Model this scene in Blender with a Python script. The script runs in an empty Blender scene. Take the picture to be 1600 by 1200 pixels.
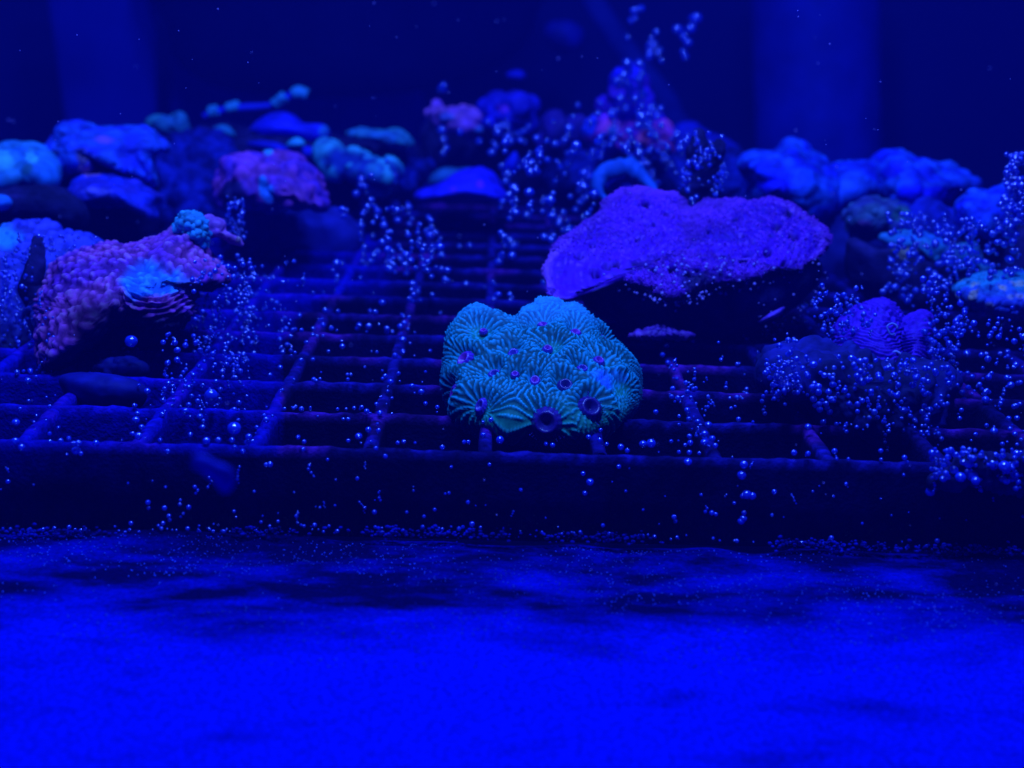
import bpy, bmesh, math, random
import numpy as np
from mathutils import Vector, Matrix
random.seed(7); np.random.seed(7)
S = bpy.context.scene
# ------------------------------------------------------------------ camera
PITCH, YAW, ROLL, F = 0.281563907, 0.0168532848, 0.0305173631, 2095.25854
CAM = np.array([0.0269939522, -10.9053255, 3.76590041])
_f = np.array([math.sin(YAW)*math.cos(PITCH), math.cos(YAW)*math.cos(PITCH), -math.sin(PITCH)])
_r = np.array([math.cos(YAW), -math.sin(YAW), 0.0]); _u = np.cross(_r, _f)
R_ = _r*math.cos(ROLL)+_u*math.sin(ROLL); U_ = -_r*math.sin(ROLL)+_u*math.cos(ROLL)
cd = bpy.data.cameras.new('camera'); cam = bpy.data.objects.new('camera', cd)
S.collection.objects.link(cam); S.camera = cam
m = Matrix(((R_[0], U_[0], -_f[0], CAM[0]), (R_[1], U_[1], -_f[1], CAM[1]), (R_[2], U_[2], -_f[2], CAM[2]), (0, 0, 0, 1)))
cam.matrix_world = m
cd.sensor_width = 36; cd.lens = 36*F/1600; cd.clip_start = .05; cd.clip_end = 400
cd.dof.use_dof = True; cd.dof.focus_distance = 12.6; cd.dof.aperture_fstop = 0.36
# ------------------------------------------------------------------ world, lamps, exposure
W = bpy.data.worlds.new('World'); S.world = W; W.use_nodes = True
bg = W.node_tree.nodes['Background']; bg.inputs[0].default_value = (0.01, 0.02, 1, 1); bg.inputs[1].default_value = 0.05
S.view_settings.view_transform = 'Standard'; S.view_settings.look = 'None'; S.view_settings.exposure = 0; S.view_settings.gamma = 1
def lamp(name, loc, target, size, power, col=(.085, .23, 1.0)):
    ld = bpy.data.lights.new(name, 'AREA'); ld.shape = 'DISK'; ld.size = size; ld.energy = power; ld.color = col
    o = bpy.data.objects.new(name, ld); S.collection.objects.link(o); o.location = loc
    o.rotation_euler = (Vector(target)-Vector(loc)).to_track_quat('-Z', 'Y').to_euler()
lamp('reef_lamp', (-3.6, -2.5, 18), (-1, 2, 0), 3.0, 3000)
lamp('reef_lamp', (3.6, -2.5, 18), (1, 2, 0), 3.0, 3000)
lamp('reef_lamp', (0, 8, 20), (0, 12, 0), 3.0, 2100)
S.cycles.use_denoising = True
S.cycles.max_bounces = 5; S.cycles.diffuse_bounces = 2; S.cycles.glossy_bounces = 3; S.cycles.transparent_max_bounces = 12
S.cycles.sample_clamp_indirect = 4
# ------------------------------------------------------------------ projection helpers
def ray(px, py):
    px = np.asarray(px, float); py = np.asarray(py, float)
    return _f + ((px-800)/F)[..., None]*R_ + ((600-py)/F)[..., None]*U_
def at(px, py, Y):
    d = ray(px, py); t = (np.asarray(Y, float)-CAM[1])/d[..., 1]
    return CAM + d*t[..., None]
def onz(px, py, z):
    d = ray(px, py); t = (np.asarray(z, float)-CAM[2])/d[..., 2]
    return CAM + d*t[..., None]
def depth(P): return float((np.asarray(P)-CAM)@_f)
# ------------------------------------------------------------------ numpy noise
def _h(ix, iy, iz, s):
    n = (ix.astype(np.int64)*374761393 + iy.astype(np.int64)*668265263 + iz.astype(np.int64)*2147483647 + s*974634777) & 0xffffffff
    n = ((n ^ (n >> 13))*1274126177) & 0xffffffff
    n = ((n ^ (n >> 16))*2246822519) & 0xffffffff
    return ((n ^ (n >> 15)) & 0xffffff)/float(0x1000000)
def vnoise(P, s=0):
    i = np.floor(P).astype(np.int64); f = P-i; f = f*f*(3-2*f); r = 0
    for a in (0, 1):
        for b in (0, 1):
            for c in (0, 1):
                w = (f[:, 0] if a else 1-f[:, 0])*(f[:, 1] if b else 1-f[:, 1])*(f[:, 2] if c else 1-f[:, 2])
                r = r + w*_h(i[:, 0]+a, i[:, 1]+b, i[:, 2]+c, s)
    return r*2-1
def fbm(P, s=0, o=4):
    r = 0; a = 1; t = 0
    for k in range(o):
        r = r + a*vnoise(P*(2**k)+k*17.3, s+k); t += a; a *= .5
    return r/t
def worley(P, s=0, jit=.85):
    i = np.floor(P).astype(np.int64); d1 = np.full(len(P), 9.); d2 = d1.copy(); idn = np.zeros(len(P))
    for a in (-1, 0, 1):
        for b in (-1, 0, 1):
            for c in (-1, 0, 1):
                x, y, z = i[:, 0]+a, i[:, 1]+b, i[:, 2]+c
                q = np.stack([x+.5+(_h(x, y, z, s)-.5)*jit, y+.5+(_h(x, y, z, s+1)-.5)*jit, z+.5+(_h(x, y, z, s+2)-.5)*jit], 1)
                d = np.sqrt(((P-q)**2).sum(1)); cl = d < d1
                d2 = np.where(cl, d1, np.minimum(d2, d)); idn = np.where(cl, _h(x, y, z, s+3), idn); d1 = np.where(cl, d, d1)
    return d1, d2, idn
def sst(a, b, x):
    t = np.clip((x-a)/(b-a), 0, 1); return t*t*(3-2*t)
# ------------------------------------------------------------------ mesh helpers
_ico = {}
def ico(n):
    if n not in _ico:
        b = bmesh.new(); bmesh.ops.create_icosphere(b, subdivisions=n, radius=1)
        V = np.array([v.co[:] for v in b.verts]); T = np.array([[v.index for v in f.verts] for f in b.faces], np.int32); b.free()
        _ico[n] = (V, T)
    return _ico[n]
def mesh(name, V, T, mat, parent=None, col=None, smooth=True):
    T = np.asarray(T, np.int32); k = T.shape[1]
    me = bpy.data.meshes.new(name); me.vertices.add(len(V)); me.vertices.foreach_set('co', np.asarray(V, np.float32).ravel())
    me.loops.add(T.size); me.loops.foreach_set('vertex_index', T.ravel())
    me.polygons.add(len(T)); me.polygons.foreach_set('loop_start', np.arange(0, T.size, k, dtype=np.int32))
    me.update(calc_edges=True)
    me.polygons.foreach_set('use_smooth', np.full(len(T), smooth))
    if col is not None:
        a = me.color_attributes.new('Col', 'FLOAT_COLOR', 'POINT')
        a.data.foreach_set('color', np.concatenate([np.clip(col, 0, 1), np.ones((len(V), 1))], 1).astype(np.float32).ravel())
    me.materials.append(mat); me.validate()
    return link(name, me, parent)
def link(name, data, parent=None):
    o = bpy.data.objects.new(name, data); S.collection.objects.link(o)
    if parent is not None:
        o.parent = parent
        if tuple(parent.location) != (0, 0, 0): o.matrix_parent_inverse = Matrix.Translation(parent.location).inverted()
    return o
def tag(o, label=None, cat=None, group=None, kind=None):
    if label: o['label'] = label
    if cat: o['category'] = cat
    if group: o['group'] = group
    if kind: o['kind'] = kind
    return o
def empty(name, loc, label, cat, group=None):
    o = bpy.data.objects.new(name, None); S.collection.objects.link(o); o.location = [float(v) for v in loc]; o.empty_display_size = .1
    return tag(o, label, cat, group)
def normals(V, T):
    n = np.zeros_like(V); fn = np.cross(V[T[:, 1]]-V[T[:, 0]], V[T[:, 2]]-V[T[:, 0]])
    for k in range(3): np.add.at(n, T[:, k], fn)
    return n/np.maximum(np.linalg.norm(n, axis=1, keepdims=True), 1e-12)
def smooth_closed(pts, n=360):
    P = np.array(pts, float); N = len(P); out = []
    for i in range(N):
        a, b, c, d = P[i-1], P[i], P[(i+1) % N], P[(i+2) % N]
        for t in np.linspace(0, 1, 12, endpoint=False):
            out.append(.5*((2*b)+(-a+c)*t+(2*a-5*b+4*c-d)*t*t+(-a+3*b-3*c+d)*t**3))
    return np.array(out)
class Body:
    """a solid body whose section across the view follows an outline; real thickness front and back"""
    def __init__(s, outline, Y, D, Db=None, slope=0.0, q=2.3, c=None):
        P = smooth_closed(outline); s.c = np.array(c if c is not None else P.mean(0), float)
        d = P-s.c; th = np.arctan2(d[:, 1], d[:, 0]); r = np.hypot(d[:, 0], d[:, 1])
        bins = np.linspace(-math.pi, math.pi, 721); rr = np.zeros(721)
        # sample r(theta) by intersecting segments
        A = d; B = np.roll(d, -1, 0)
        for k, t in enumerate(bins):
            u = np.array([math.cos(t), math.sin(t)]); ca = A[:, 0]*u[1]-A[:, 1]*u[0]; cb = B[:, 0]*u[1]-B[:, 1]*u[0]
            cross = (ca*cb <= 0) & (np.abs(ca-cb) > 1e-9); w = np.where(cross, ca/np.where(cross, ca-cb, 1), 0)
            pr = (A+(B-A)*w[:, None])@u; pr = np.where(cross & (pr > 0), pr, 0); rr[k] = pr.max() if pr.max() > 0 else 1
        s.bins, s.rr = bins, rr; s.Y, s.D, s.Db, s.slope, s.q = Y, D, D if Db is None else Db, slope, q
    def r(s, th): return np.interp(th, s.bins, s.rr)
    def verts(s, n):
        V, T = ico(n); h = np.hypot(V[:, 0], V[:, 2]); y = V[:, 1]
        t = (h**s.q+np.abs(y)**s.q)**(-1/s.q); h2 = h*t; y2 = y*t
        th = np.arctan2(-V[:, 2], V[:, 0]); r = s.r(th)*h2
        px = s.c[0]+np.cos(th)*r; py = s.c[1]+np.sin(th)*r
        Y = s.Y+s.slope*(s.c[1]-py)/100+np.where(y2 < 0, s.D, s.Db)*y2
        s.px, s.py, s.h = px, py, h2
        P = at(px, py, Y)
        fn = np.cross(P[T[0, 1]]-P[T[0, 0]], P[T[0, 2]]-P[T[0, 0]])
        if fn@(P[T[0, 0]]-P.mean(0)) < 0: T = T[:, ::-1]
        return P, T
    def front(s, px, py):
        d = np.array([px, py], float)-s.c; th = math.atan2(d[1], d[0]); h = min(.999, math.hypot(*d)/s.r(th))
        y = -(1-h**s.q)**(1/s.q)
        return at(px, py, s.Y+s.slope*(s.c[1]-py)/100+s.D*y)
    def unit(s): return float(depth(at(s.c[0], s.c[1], s.Y))/F)   # world units per photo pixel there
C3 = lambda *a: np.array(a, float)
def mixc(a, b, t): t = np.asarray(t)[:, None]; return np.asarray(a)*(1-t)+np.asarray(b)*t
# ------------------------------------------------------------------ materials
def nt(name):
    m = bpy.data.materials.new(name); m.use_nodes = True; n = m.node_tree; n.nodes.clear()
    o = n.nodes.new('ShaderNodeOutputMaterial'); p = n.nodes.new('ShaderNodeBsdfPrincipled'); n.links.new(p.outputs[0], o.inputs[0])
    return m, n, p
def coral_mat(name, rough=.55, ns=14., amt=.35, bump=.25, spec=.3, base=None, base2=None):
    m, n, p = nt(name); L = n.links.new
    tc = n.nodes.new('ShaderNodeTexCoord'); no = n.nodes.new('ShaderNodeTexNoise'); no.inputs['Scale'].default_value = ns; no.inputs['Detail'].default_value = 6
    L(tc.outputs['Object'], no.inputs['Vector'])
    mr = n.nodes.new('ShaderNodeMapRange'); mr.inputs[1].default_value = .3; mr.inputs[2].default_value = .7
    mr.inputs[3].default_value = 1-amt; mr.inputs[4].default_value = 1+amt*.4; L(no.outputs[0], mr.inputs[0])
    mx = n.nodes.new('ShaderNodeMix'); mx.data_type = 'RGBA'; mx.blend_type = 'MULTIPLY'; mx.inputs[0].default_value = 1
    if base is None:
        a = n.nodes.new('ShaderNodeAttribute'); a.attribute_name = 'Col'; L(a.outputs['Color'], mx.inputs[6])
    else:
        r = n.nodes.new('ShaderNodeValToRGB'); r.color_ramp.elements[0].color = (*base, 1); r.color_ramp.elements[1].color = (*(base2 or base), 1)
        r.color_ramp.elements[0].position = .35; r.color_ramp.elements[1].position = .65
        n2 = n.nodes.new('ShaderNodeTexNoise'); n2.inputs['Scale'].default_value = ns*.25; n2.inputs['Detail'].default_value = 5
        L(tc.outputs['Object'], n2.inputs['Vector']); L(n2.outputs[0], r.inputs[0]); L(r.outputs[0], mx.inputs[6])
    cc = n.nodes.new('ShaderNodeCombineColor'); [L(mr.outputs[0], cc.inputs[k]) for k in range(3)]
    L(cc.outputs[0], mx.inputs[7]); L(mx.outputs[2], p.inputs['Base Color'])
    p.inputs['Roughness'].default_value = rough; p.inputs['Specular IOR Level'].default_value = spec
    if bump:
        b = n.nodes.new('ShaderNodeBump'); b.inputs['Strength'].default_value = bump; b.inputs['Distance'].default_value = .03
        n3 = n.nodes.new('ShaderNodeTexNoise'); n3.inputs['Scale'].default_value = ns*2.5; n3.inputs['Detail'].default_value = 3
        L(tc.outputs['Object'], n3.inputs['Vector']); L(n3.outputs[0], b.inputs['Height']); L(b.outputs[0], p.inputs['Normal'])
    return m
M_coral = coral_mat('coral_flesh'); M_soft = coral_mat('soft_coral_flesh', .7, 6., .3, .15, .15)
M_fine = coral_mat('ridged_coral_flesh', .6, 30., .25, .1, .12)
M_mouth = coral_mat('polyp_mouth', .3, 40., .3, .1, .5)
M_rock = coral_mat('encrusted_rock', .9, 5., .5, .5, .1, (.012, .01, .06), (.03, .02, .16))
M_slat = coral_mat('algae_coated_plastic', .85, 12., .5, .6, .05)
M_tip = coral_mat('polyp_tip', .5, 20., .2, 0, .3, (.35, .25, .9), (.5, .3, .95))
def bubble_mat():
    m, n, p = nt('air_bubble_film'); L = n.links.new
    p.inputs['Base Color'].default_value = (.02, .06, .95, 1); p.inputs['Roughness'].default_value = .15
    p.inputs['Specular IOR Level'].default_value = 1.0; p.inputs['Coat Weight'].default_value = 1.; p.inputs['IOR'].default_value = 1.9; p.inputs['Coat Roughness'].default_value = .12; p.inputs['Coat IOR'].default_value = 1.8
    tr = n.nodes.new('ShaderNodeBsdfTransparent'); tr.inputs[0].default_value = (.6, .7, 1, 1)
    lw = n.nodes.new('ShaderNodeLayerWeight'); lw.inputs[0].default_value = .45
    mr = n.nodes.new('ShaderNodeMapRange'); mr.inputs[3].default_value = .68; mr.inputs[4].default_value = 1.0; L(lw.outputs['Facing'], mr.inputs[0])
    mx = n.nodes.new('ShaderNodeMixShader'); L(mr.outputs[0], mx.inputs[0]); L(tr.outputs[0], mx.inputs[1]); L(p.outputs[0], mx.inputs[2])
    L(mx.outputs[0], n.nodes['Material Output'].inputs[0]); return m
M_bub = bubble_mat()

# ================================================================== THE SETTING
def quad(name, x0, x1, y0, y1, z, mat, nx=2, ny=2, disp=None):
    X, Y = np.meshgrid(np.linspace(x0, x1, nx), np.linspace(y0, y1, ny)); Z = np.full_like(X, z)
    V = np.stack([X.ravel(), Y.ravel(), Z.ravel()], 1)
    if disp is not None: V[:, 2] += disp(V)
    i = np.arange(nx*ny).reshape(ny, nx); T = np.stack([i[:-1, :-1].ravel(), i[:-1, 1:].ravel(), i[1:, 1:].ravel(), i[1:, :-1].ravel()], 1)
    return mesh(name, V, T, mat)
# deep tank bottom below the grating
M_deep = coral_mat('dark_tank_bottom', .9, 1.2, .5, .3, .1, (.01, .01, .05), (.02, .02, .10))
tag(quad('tank_bottom', -45, 45, -.2, 60, -7, M_deep), kind='structure')
# front ledge: pale filmy glass with dark detritus streaks
def ledge_mat():
    m, n, p = nt('ledge_silt'); L = n.links.new
    tc = n.nodes.new('ShaderNodeTexCoord'); sep = n.nodes.new('ShaderNodeSeparateXYZ'); L(tc.outputs['Object'], sep.inputs[0])
    mp = n.nodes.new('ShaderNodeMapping'); mp.inputs['Scale'].default_value = (.5, 1.25, 1); mp.inputs['Location'].default_value = (3.1, .4, 0); L(tc.outputs['Object'], mp.inputs[0])
    no = n.nodes.new('ShaderNodeTexNoise'); no.inputs['Scale'].default_value = 1.7; no.inputs['Detail'].default_value = 12; no.inputs['Roughness'].default_value = .6; no.inputs['Distortion'].default_value = .15; L(mp.outputs[0], no.inputs['Vector'])
    # dirt thins out away from the grating: silt lies against its foot
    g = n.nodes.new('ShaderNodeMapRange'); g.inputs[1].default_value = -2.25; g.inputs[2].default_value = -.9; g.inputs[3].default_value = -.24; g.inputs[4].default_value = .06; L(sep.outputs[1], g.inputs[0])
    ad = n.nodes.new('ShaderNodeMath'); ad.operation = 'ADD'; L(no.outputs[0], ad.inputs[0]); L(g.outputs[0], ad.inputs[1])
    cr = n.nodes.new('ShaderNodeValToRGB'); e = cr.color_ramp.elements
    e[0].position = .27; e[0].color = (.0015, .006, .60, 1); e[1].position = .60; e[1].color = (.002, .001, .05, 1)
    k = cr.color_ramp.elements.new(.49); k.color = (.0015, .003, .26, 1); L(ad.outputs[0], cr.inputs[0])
    n2 = n.nodes.new('ShaderNodeTexNoise'); n2.inputs['Scale'].default_value = 28; n2.inputs['Detail'].default_value = 5; L(tc.outputs['Object'], n2.inputs['Vector'])
    mr = n.nodes.new('ShaderNodeMapRange'); mr.inputs[1].default_value = .3; mr.inputs[2].default_value = .7; mr.inputs[3].default_value = .62; mr.inputs[4].default_value = 1.3; L(n2.outputs[0], mr.inputs[0])
    cc = n.nodes.new('ShaderNodeCombineColor'); [L(mr.outputs[0], cc.inputs[q]) for q in range(3)]
    mx = n.nodes.new('ShaderNodeMix'); mx.data_type = 'RGBA'; mx.blend_type = 'MULTIPLY'; mx.inputs[0].default_value = 1
    L(cr.outputs[0], mx.inputs[6]); L(cc.outputs[0], mx.inputs[7]); L(mx.outputs[2], p.inputs['Base Color'])
    p.inputs['Roughness'].default_value = .9; p.inputs['Specular IOR Level'].default_value = .03
    b = n.nodes.new('ShaderNodeBump'); b.inputs['Strength'].default_value = .5; b.inputs['Distance'].default_value = .03; L(n2.outputs[0], b.inputs['Height']); L(b.outputs[0], p.inputs['Normal'])
    return m
SL = .80   # slat height
def ldisp(V): return fbm(V*C3(.8, 2.2, 1), 5, 4)*.05*sst(-2.4, -.8, V[:, 1]) + .05*sst(-.5, -.1, V[:, 1])*(.6+.8*vnoise(V*2.5, 3))
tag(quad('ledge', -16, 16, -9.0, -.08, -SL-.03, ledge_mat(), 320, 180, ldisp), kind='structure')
# back wall and side
def wall_mat():
    m, n, p = nt('back_wall'); L = n.links.new
    tc = n.nodes.new('ShaderNodeTexCoord'); no = n.nodes.new('ShaderNodeTexNoise'); no.inputs['Scale'].default_value = .09; no.inputs['Detail'].default_value = 3; L(tc.outputs['Object'], no.inputs[0])
    cr = n.nodes.new('ShaderNodeValToRGB'); e = cr.color_ramp.elements; e[0].position = .35; e[0].color = (.01, .012, .10, 1); e[1].position = .7; e[1].color = (.015, .02, .22, 1)
    L(no.outputs[0], cr.inputs[0]); L(cr.outputs[0], p.inputs['Base Color']); p.inputs['Roughness'].default_value = .9; p.inputs['Specular IOR Level'].default_value = .05; return m
V = np.array([[-60, 40, -7], [60, 40, -7], [60, 40, 26], [-60, 40, 26]], float)
tag(mesh('back_wall', V, [[0, 1, 2, 3]], wall_mat()), kind='structure')

# ================================================================== THE GRATING
grating = empty('egg_crate_grating', (0, 0, 0), 'square-celled plastic grating coated in purple algae, carrying all the corals', 'grating')
def slat(p0, p1, w, h, seed, top=0.0, seg=.06):
    p0 = np.array(p0, float); p1 = np.array(p1, float); Ln = np.linalg.norm(p1-p0); n = max(8, int(Ln/seg)); d = (p1-p0)/Ln; s = np.array([-d[1], d[0], 0])
    prof = [(-.5, -1), (-.5, -.5), (-.5, -.12), (-.42, -.02), (-.14, 0), (.14, 0), (.42, -.02), (.5, -.12), (.5, -.5), (.5, -1)]
    K = len(prof); t = np.linspace(0, Ln, n); V = []
    for a, b in prof: V.append(p0+d*t[:, None]+s*(a*w)+np.array([0, 0, b*h+top]))
    V = np.stack(V, 1).reshape(-1, 3)
    prf = np.tile(np.array([(a, b) for a, b in prof]), (n, 1)); edge = sst(-.3, 0, prf[:, 1])
    V = V+np.stack([vnoise(V*5, seed), vnoise(V*5, seed+1), vnoise(V*9, seed+2)*.7+vnoise(V*22, seed+3)*.4], 1)*(.004+.012*edge)[:, None]
    i = np.arange(n*K).reshape(n, K); T = []
    for k in range(K):
        k2 = (k+1) % K; T.append(np.stack([i[:-1, k], i[1:, k], i[1:, k2], i[:-1, k2]], 1))
    return V, np.concatenate(T)
def project(P):
    q = P-CAM; z = q@_f; return 800+F*(q@R_)/z, 600-F*(q@U_)/z
def slat_col(V, dens=0.):
    """violet coralline crust on the bars; a milky glass reflection with a dark disc is painted over the left part"""
    t = sst(-.3, .5, fbm(V*2.5, 91, 4)); top = sst(-.07-.05*np.clip(vnoise(V*6, 5), -.5, 1), -.015, V[:, 2])
    c = mixc(C3(.003, .002, .02), C3(.006, .003, .05), t)
    cr = mixc(C3(.02, .012, .30), C3(.12, .015, .34), sst(-.1, .35, fbm(V*1.3, 33, 3))); cr = cr*(.45+.75*sst(-.5, .5, vnoise(V*17, 31)))[:, None]
    c = mixc(c, cr, top*(.25+.75*sst(-.35, .15, fbm(V*4, 41, 3))))
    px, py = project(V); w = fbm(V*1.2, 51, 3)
    glass_refl = sst(640, 560, px+14*w)*(1-sst(.92, 1.03, 1/np.maximum(np.hypot((px-548)/108, (py-566)/104)+.02*w, .01)))  # reflection in the front glass, painted into the bar colour
    glass_refl = glass_refl*(1-sst(470, 560, px)*sst(560, 600, py))
    glass_refl = np.where((px > 440) & (py > 600), 0, glass_refl)*sst(720, 690, py)
    return mixc(c, C3(.006, .006, .75)*(.8+.35*w[:, None]), glass_refl*.6)
NR = 17
for j in range(NR):
    xs = 9+j*.35
    V, T = slat((xs, j, 0), (-xs, j, 0), .085, SL, 10+j, 0, .05 if j < 6 else .1)
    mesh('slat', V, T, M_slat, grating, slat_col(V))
for i in range(-12, 13):
    V, T = slat((i, .055, 0), (i, NR-1.055, 0), .13, SL*.94, 60+i, -.012 if i % 2 else -.02, .08)
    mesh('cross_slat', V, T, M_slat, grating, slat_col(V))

# ================================================================== BACKGROUND FITTINGS
def tube(name, pts, rad, mat, parent=None, seg=14, disp=0, seed=0, col=None):
    P = np.array(pts, float); n = len(P); rad = np.broadcast_to(np.asarray(rad, float), (n,))
    tg = np.gradient(P, axis=0); tg /= np.linalg.norm(tg, axis=1, keepdims=True); ref = np.array([.13, .9, .2])
    a = np.cross(tg, ref); a /= np.linalg.norm(a, axis=1, keepdims=True); b = np.cross(tg, a)
    th = np.linspace(0, 2*math.pi, seg, endpoint=False)
    V = (P[:, None]+(a[:, None]*np.cos(th)[None, :, None]+b[:, None]*np.sin(th)[None, :, None])*rad[:, None, None]).reshape(-1, 3)
    i = np.arange(n*seg).reshape(n, seg); T = []
    for k in range(seg):
        k2 = (k+1) % seg; T += [np.stack([i[:-1, k], i[:-1, k2], i[1:, k2]], 1), np.stack([i[:-1, k], i[1:, k2], i[1:, k]], 1)]
    V = np.concatenate([V, P[:1], P[-1:]]); c0, c1 = n*seg, n*seg+1
    T.append(np.array([[c0, i[0, (k+1) % seg], i[0, k]] for k in range(seg)]+[[c1, i[-1, k], i[-1, (k+1) % seg]] for k in range(seg)]))
    T = np.concatenate(T)
    if disp: V = V+normals(V, T)*(fbm(V*6, seed, 3)*disp)[:, None]
    c = None if col is None else np.tile(np.array(col, float), (len(V), 1))
    return mesh(name, V, T, mat, parent, c)
def bez(pts, n=24):
    P = np.array(pts, float); out = []
    Q = np.concatenate([[2*P[0]-P[1]], P, [2*P[-1]-P[-2]]])
    for i in range(1, len(Q)-2):
        for t in np.linspace(0, 1, n, endpoint=False):
            a, b, c, d = Q[i-1:i+3]; out.append(.5*((2*b)+(-a+c)*t+(2*a-5*b+4*c-d)*t*t+(-a+3*b-3*c+d)*t**3))
    out.append(P[-1]); return np.array(out)
M_dull_blue = coral_mat('dull_blue', .6, 1., .25, 0, .2, (.02, .03, .75), (.025, .035, .95))
M_pump = coral_mat('black_plastic', .8, 1., .25, 0, .02, (.003, .003, .03), (.006, .006, .05))
M_panel = coral_mat('dim_blue_acrylic', .7, .3, .3, 0, .1, (.012, .018, .5), (.02, .025, .65))
Yb = 34
a_ = at(1285, 520, Yb); b_ = at(1272, -60, Yb)
tag(tube('light_shaft_column', bez([a_, (a_+b_)/2, b_], 12), [2.05]*25, M_dull_blue, seg=40), 'stand-in for a light shaft: wide dim vertical pipe behind the blue corals at right', 'column')  # solid column added in place of a soft shaft of light
def panel(name, pts, Y, th, mat):
    bm = bmesh.new(); f = bm.faces.new([bm.verts.new(at(x, y, Y)) for x, y in pts])
    r = bmesh.ops.extrude_face_region(bm, geom=[f]); bmesh.ops.translate(bm, verts=[v for v in r['geom'] if isinstance(v, bmesh.types.BMVert)], vec=(0, th, 0))
    bmesh.ops.recalc_face_normals(bm, faces=bm.faces[:]); bmesh.ops.bevel(bm, geom=bm.edges[:], offset=.12, segments=3, affect='EDGES')
    me = bpy.data.meshes.new(name); bm.to_mesh(me); bm.free(); me.materials.append(mat)
    return link(name, me)
tag(panel('acrylic_panel', [(62, -80), (240, -80), (243, 330), (120, 330)], 33, .5, M_panel), 'dim blue vertical acrylic panel in the upper left background', 'panel')
tag(panel('acrylic_panel', [(268, 60), (640, 60), (700, 330), (262, 330)], 37, .4, M_dull_blue), 'dim blue panel lower edge showing beneath the round black pump', 'panel')
pp = [(265, 60), (275, 95), (300, 118), (345, 138), (400, 148), (480, 153), (600, 150), (720, 130), (800, 90), (840, 20), (840, -120), (260, -120)]
B = Body(pp, 31, 1.8, q=3); V, T = B.verts(5)
tag(mesh('pump_housing', V, T, M_pump), 'large rounded black pump hanging at the back above the corals', 'pump')
tag(tube('hose', bez([at(900, -40, 30), at(975, 75, 29), at(1035, 150, 28), at(1068, 205, 26), at(1150, 260, 24), at(1240, 275, 24)], 16), .34, coral_mat('dull_hose', .7, 1., .3, 0, .05, (.015, .02, .28), (.02, .03, .4)), seg=16), 'thin dull hose curving down behind the bubbly tower', 'hose')

# ================================================================== HELPERS FOR CORALS
def coral(name, outline, Y, D, colf, label=None, cat='coral', n=6, Db=None, slope=0., q=2.3, c=None, rough=.05, knob=0., kscale=.12, ns=1.0, mat=None, parent=None, seed=0, group=None, extra=None, rockbase=None):
    B = Body(outline, Y, D, Db, slope, q, c); V, T = B.verts(n); N = normals(V, T); u = B.unit()
    size = (B.rr.mean())*u
    d = fbm(V/size*1.3*ns, seed, 5)*rough*size*1.6
    d = d+fbm(V/size*7, seed+50, 3)*rough*size*.32*(1. if mat is not M_fine else .3)
    kk = np.zeros(len(V))
    if knob:
        s = kscale
        d1, d2, idn = worley((V+.35*s*np.stack([vnoise(V/s*.7, 5), vnoise(V/s*.7, 6), vnoise(V/s*.7, 7)], 1))/s, seed+3)
        kk = np.sqrt(np.clip(1-(d1/.58)**2, 0, 1))*(.55+.7*idn); d = d+kk*knob
    if extra is not None: d = d+extra(V, N, B)
    V2 = V+N*d[:, None]
    col = colf(V, N, B, kk)
    o = mesh(name, V2, T, mat or M_coral, parent, col)
    if label: tag(o, label, cat, group)
    o_b = B
    return o, B
def flat(col, col2=None, sc=1.5, dark=None):
    c1 = C3(*col); c2 = C3(*(col2 or [x*.6 for x in col]))
    def f(V, N, B, kk):
        t = sst(-.35, .4, fbm(V*sc/max(B.unit()*60, .01)*.6, 11, 4)); c = mixc(c1, c2, t)*(.72+.5*sst(-.4, .5, fbm(V*sc*1.7/max(B.unit()*60, .01), 19, 4)))[:, None]
        if dark is not None: c = c*(1-.8*sst(.2, -.6, N[:, 2])[:, None])+0*c
        return c*(.72+.28*kk[:, None]) if kk.any() else c
    return f
def patches(basef, spots):
    """spots: (px,py,rx,ry,(rgb)) pigment patches"""
    def f(V, N, B, kk):
        c = basef(V, N, B, kk); w = fbm(V*4, 77, 3)*.35
        for x, y, rx, ry, rgb in spots:
            d = np.hypot((B.px-x)/rx, (B.py-y)/ry)+w
            c = mixc(c, C3(*rgb)*(.8+.2*kk[:, None]) if kk.any() else C3(*rgb), sst(1.15, .75, d)*(N[:, 1] < .5))
        return c
    return f

# ================================================================== MAIN CORAL
out_main = [(699, 560), (707, 516), (730, 492), (756, 484), (784, 487), (804, 491), (816, 482), (838, 481), (850, 474), (868, 474), (880, 480), (902, 478), (922, 489), (940, 507), (955, 530), (972, 544), (986, 566), (991, 592), (993, 622), (984, 645), (968, 660), (950, 672), (925, 682), (898, 688), (870, 692), (838, 686), (800, 680), (768, 674), (738, 664), (714, 644), (701, 610)]
BM = Body(out_main, 1.75, .75, .8, .8, 2.7, (845, 585)); V, T = BM.verts(7); N = normals(V, T)
mouths = [(455, 335, .8, .7), (615, 250, .7, .5), (820, 280, 1.3, .8), (1045, 325, 1.2, 1), (645, 465, 1, 1.5), (860, 455, .9, .9), (325, 510, 1.4, 1.9), (525, 572, 1.3, 1.1), (657, 604, .8, .8), (785, 645, 1., 1.2), (1088, 573, 1.1, .9), (1190, 530, 1.1, 1.1), (1295, 500, .9, 1.4), (975, 688, 1.5, 1.5), (1240, 375, .6, 1.), (270, 735, .8, 1.6), (430, 815, 1., 1.5), (1125, 835, 2.2, 2.2), (855, 925, 2.6, 2.6), (262, 365, .5, .7)]
extra_c = [(1330, 700), (1160, 260)]
MP = np.array([BM.front(640+x/4, 430+y/4) for x, y, *_ in mouths]+[BM.front(640+x/4, 430+y/4) for x, y in extra_c])
from mathutils.kdtree import KDTree
kd = KDTree(len(V)); [kd.insert(v, i) for i, v in enumerate(V)]; kd.balance()
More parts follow.
